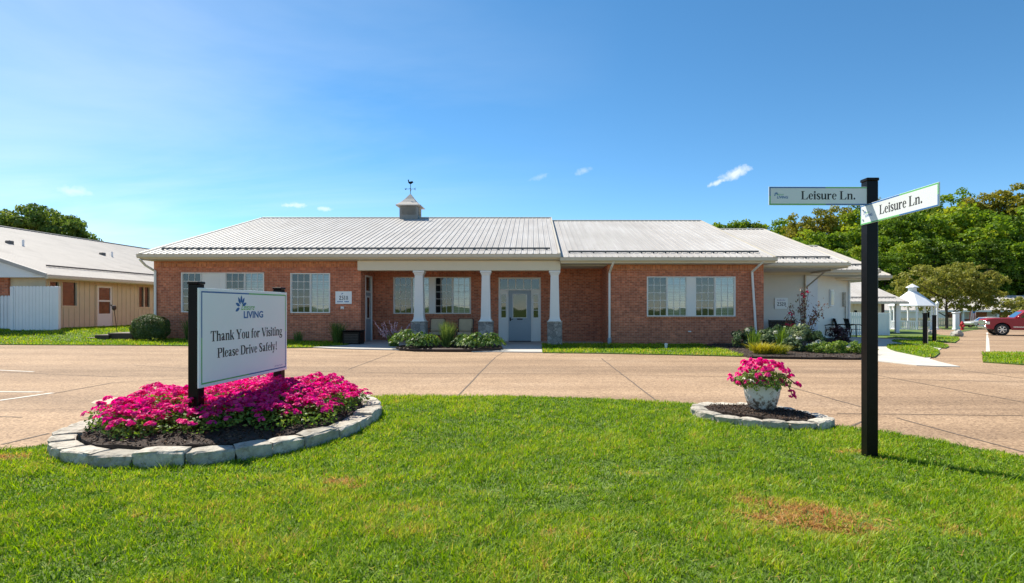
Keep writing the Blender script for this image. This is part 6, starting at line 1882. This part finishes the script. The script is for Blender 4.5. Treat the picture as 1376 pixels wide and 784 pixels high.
# back row along the skyline, then the lower rows in front of it
for (px, yt, k) in ((1050,300,3),(1072,291,2),(1096,284,2),(1122,280,2),(1140,288,0),(1160,276,1),(1184,270,2),(1206,274,0),(1228,274,3),(1262,276,1),(1284,263,1),(1312,265,2),(1338,262,2),(1364,252,2),(1392,250,2),(1424,250,1)):
    ftree(px, yt, 128+random.uniform(-5,5), k)
for (px, yt, k) in ((1046,318,0),(1080,315,3),(1112,318,0),(1146,308,3),(1178,300,1),(1204,296,0),(1230,286,0),(1262,288,3),(1290,280,3),(1318,292,1),(1344,290,0),(1376,282,1),(1412,280,0)):
    ftree(px, yt, 112+random.uniform(-4,4), k, 1.1)
for (px, yt, k) in ((1190,342,0),(1222,330,0),(1255,322,0),(1290,330,0),(1325,328,0),(1358,330,0),(1395,322,3),(1160,335,0),(1120,340,0)):
    ftree(px, yt, 101+random.uniform(-2,2), k, 1.15)
for (px, yt) in ((968,303),(984,302),(1000,300),(1014,303)):
    ftree(px, yt, 150, 3 if px % 2 else 0, .9)
fu = [False]*4
FT.sort(key=lambda q: q[6])
names = {0:'dark green broadleaf tree', 1:'tall mid-green tree', 2:'tall olive-gold tree', 3:'yellow-green bushy tree'}
seen = {}
for q in FT:
    X, Y, zb, k, s, sw, px, yt = q
    row = 'skyline row of the wood' if Y > 120 else ('middle row of the wood' if Y > 106 else 'front row of the wood')
    if Y > 140: row = 'beyond the roof ridge'
    seen[(row,k)] = seen.get((row,k),0)+1
    lab = f'{names[k]}, {ORD[seen[(row,k)]-1]} of its kind from left, {row}'
    t = pr[k]
    if not fu[k]:
        fu[k] = True; t['label'] = lab; t['group'] = 'trees of the wood'; t.location = (X,Y,zb); t.rotation_euler.z = random.uniform(0,6); t.scale = (sw,sw,s)
    else: dup(t, (X,Y,zb), random.uniform(0,6.28), (sw,sw,s), lab, 'trees of the wood')
XX = (1272-PX)*70/FL
tree('shade_tree', (XX, 70, h1(XX,70)-.1), 'spreading olive-green tree behind the gazebo in front of the wood', 'leaf_olive', 8.4, 6.6, 4.5, 330, 80, .24, .52, crown_lo=.16, fill=.3, tone=(.5,.2), nl=14, br=.16, low=-.7)
XX = (1374-PX)*64/FL
tree('small_tree', (XX, 64, h1(XX,64)-.1), 'small yellowish tree behind the red truck', 'leaf_olive', 3.7, 2.7, 2.2, 60, 90, .24, .55, crown_lo=.2, fill=.4, tone=(.62,.2), br=.09)
XX = (66-PX)*62/FL
for (px, ht, rx, lab, kk) in ((46, 12.0, 5.2, 'round dark green tree rising behind the ridge of the beige house', 330), (-14, 11.2, 3.4, 'dark green tree at the left edge, behind the beige house roof', 200), (100, 9.9, 2.3, 'smaller tree right of the round one, just clearing the house ridge', 130)):
    X = (px-PX)*62/FL
    tree('broadleaf_tree', (X, 62, .5), lab, 'leaf_far', ht, rx, rx, kk, 80, .34, .85, crown_lo=.3, fill=.5, tone=(.5,.2))

# ------------------------------------------------------------------ light, sky, camera
SUN_EL, SUN_AZ = R(51), R(-46)          # azimuth from +Y towards +X
sd_ = Vector((math.sin(SUN_AZ)*math.cos(SUN_EL), math.cos(SUN_AZ)*math.cos(SUN_EL), math.sin(SUN_EL)))
ld = bpy.data.lights.new('sun', 'SUN'); ld.energy = 5.0; ld.angle = R(.5); ld.color = (1.0, .93, .80)
lo_ = bpy.data.objects.new('sun', ld); COL.objects.link(lo_); lo_.rotation_euler = sd_.to_track_quat('Z', 'Y').to_euler(); lo_.location = (-20, 20, 40)
w = bpy.data.worlds.new('World'); scene.world = w; w.use_nodes = True
t = w.node_tree; t.nodes.clear()
out = t.nodes.new('ShaderNodeOutputWorld'); bg = t.nodes.new('ShaderNodeBackground'); bg.inputs['Strength'].default_value = .115
sk = t.nodes.new('ShaderNodeTexSky'); sk.sky_type = 'NISHITA'; sk.sun_disc = False; sk.sun_elevation = SUN_EL; sk.sun_rotation = SUN_AZ
sk.altitude = 1500; sk.air_density = .85; sk.dust_density = .05; sk.ozone_density = 2.6
hs = N(t, 'ShaderNodeHueSaturation', i_Hue=.490, i_Saturation=1.2, i_Value=.95); t.links.new(sk.outputs[0], hs.inputs['Color'])
tc = t.nodes.new('ShaderNodeTexCoord')
sp = N(t, 'ShaderNodeSeparateXYZ'); t.links.new(tc.outputs['Generated'], sp.inputs[0])
# thin cirrus and a few scraps of cloud, mapped on a plane overhead
mxz = N(t, 'ShaderNodeMath', operation='MAXIMUM'); t.links.new(sp.outputs[2], mxz.inputs[0]); mxz.inputs[1].default_value = .02
adz = N(t, 'ShaderNodeMath', operation='ADD'); t.links.new(mxz.outputs[0], adz.inputs[0]); adz.inputs[1].default_value = .12
dx = N(t, 'ShaderNodeMath', operation='DIVIDE'); t.links.new(sp.outputs[0], dx.inputs[0]); t.links.new(adz.outputs[0], dx.inputs[1])
dy = N(t, 'ShaderNodeMath', operation='DIVIDE'); t.links.new(sp.outputs[1], dy.inputs[0]); t.links.new(adz.outputs[0], dy.inputs[1])
cb = N(t, 'ShaderNodeCombineXYZ'); t.links.new(dx.outputs[0], cb.inputs[0]); t.links.new(dy.outputs[0], cb.inputs[1])
mp = N(t, 'ShaderNodeMapping'); mp.inputs['Rotation'].default_value = (0,0,R(35)); mp.inputs['Scale'].default_value = (.45,1.0,1); t.links.new(cb.outputs[0], mp.inputs[0])
n1 = N(t, 'ShaderNodeTexNoise', i_Scale=.8, i_Detail=7.0, i_Roughness=.55, i_Distortion=.6); t.links.new(mp.outputs[0], n1.inputs['Vector'])
r1 = ramp(t, [(.40,(0,0,0)),(.78,(.5,.5,.5))]); t.links.new(n1.outputs['Fac'], r1.inputs[0])
lf = N(t, 'ShaderNodeMapRange'); t.links.new(sp.outputs[0], lf.inputs[0]); lf.inputs[1].default_value = .15; lf.inputs[2].default_value = -.65; lf.inputs[3].default_value = 0.0; lf.inputs[4].default_value = 1.0
mu = N(t, 'ShaderNodeMath', operation='MULTIPLY'); t.links.new(r1.outputs[0], mu.inputs[0]); t.links.new(lf.outputs[0], mu.inputs[1])
mix = N(t, 'ShaderNodeMix', data_type='RGBA'); t.links.new(mu.outputs[0], mix.inputs[0]); t.links.new(hs.outputs[0], mix.inputs[6]); mix.inputs[7].default_value = (6.0,6.4,6.8,1)
last = mix.outputs[2]
def puff(px, py, rad, amt):
    """a small scrap of cloud in one direction of the sky"""
    global last
    d_ = Vector(((px-PX)/FL, 1, (PY-py)/FL)).normalized()
    sub = N(t, 'ShaderNodeVectorMath', operation='SUBTRACT'); t.links.new(tc.outputs['Generated'], sub.inputs[0]); sub.inputs[1].default_value = d_
    sc_ = N(t, 'ShaderNodeVectorMath', operation='MULTIPLY'); t.links.new(sub.outputs[0], sc_.inputs[0]); sc_.inputs[1].default_value = (1/(rad*1.9), 1/(rad*1.9), 1/(rad*.6))
    tilt = N(t, 'ShaderNodeVectorRotate', rotation_type='Y_AXIS'); tilt.inputs['Angle'].default_value = R(18) if px > 700 else 0; t.links.new(sub.outputs[0], tilt.inputs[0]); t.links.new(tilt.outputs[0], sc_.inputs[0])
    ln = N(t, 'ShaderNodeVectorMath', operation='LENGTH'); t.links.new(sc_.outputs[0], ln.inputs[0])
    nz = N(t, 'ShaderNodeTexNoise', i_Scale=1.2/rad, i_Detail=5.0, i_Roughness=.6); t.links.new(tc.outputs['Generated'], nz.inputs['Vector'])
    m1_ = N(t, 'ShaderNodeMath', operation='MULTIPLY_ADD'); t.links.new(nz.outputs['Fac'], m1_.inputs[0]); m1_.inputs[1].default_value = 1.6; t.links.new(ln.outputs['Value'], m1_.inputs[2])
    rr_ = ramp(t, [(.0,(amt,)*3),(.62,(amt,)*3),(1.0,(0,0,0))])
    dv_ = N(t, 'ShaderNodeMath', operation='MULTIPLY'); t.links.new(m1_.outputs[0], dv_.inputs[0]); dv_.inputs[1].default_value = .62; t.links.new(dv_.outputs[0], rr_.inputs[0])
    mm_ = N(t, 'ShaderNodeMix', data_type='RGBA'); t.links.new(rr_.outputs[0], mm_.inputs[0]); t.links.new(last, mm_.inputs[6]); mm_.inputs[7].default_value = (6.2,6.4,6.6,1)
    last = mm_.outputs[2]
puff(988,233,.020,.7); puff(963,246,.010,.6); puff(98,257,.014,.35); puff(400,276,.010,.45); puff(436,281,.009,.45); puff(386,276,.007,.4); puff(783,230,.012,.25); puff(725,238,.012,.2)
t.links.new(last, bg.inputs[0]); t.links.new(bg.outputs[0], out.inputs[0])

cd = bpy.data.cameras.new('camera'); cam = bpy.data.objects.new('camera', cd); COL.objects.link(cam)
cam.location = (0, 0, EYE); cam.rotation_euler = (R(90), 0, 0)
cd.sensor_fit = 'HORIZONTAL'; cd.sensor_width = 36; cd.lens = 36*FL/1376
cd.shift_x = -(PX-688)/1376; cd.shift_y = (PY-392)/1376
cd.clip_start = .05; cd.clip_end = 6000
scene.camera = cam
scene.view_settings.view_transform = 'Standard'; scene.view_settings.look = 'None'; scene.view_settings.gamma = 1; scene.view_settings.use_curve_mapping = False
scene.view_settings.exposure = 0.74
scene.cycles.max_bounces = 8; scene.cycles.transparent_max_bounces = 12; scene.cycles.diffuse_bounces = 4; scene.cycles.glossy_bounces = 3
scene.cycles.use_denoising = True
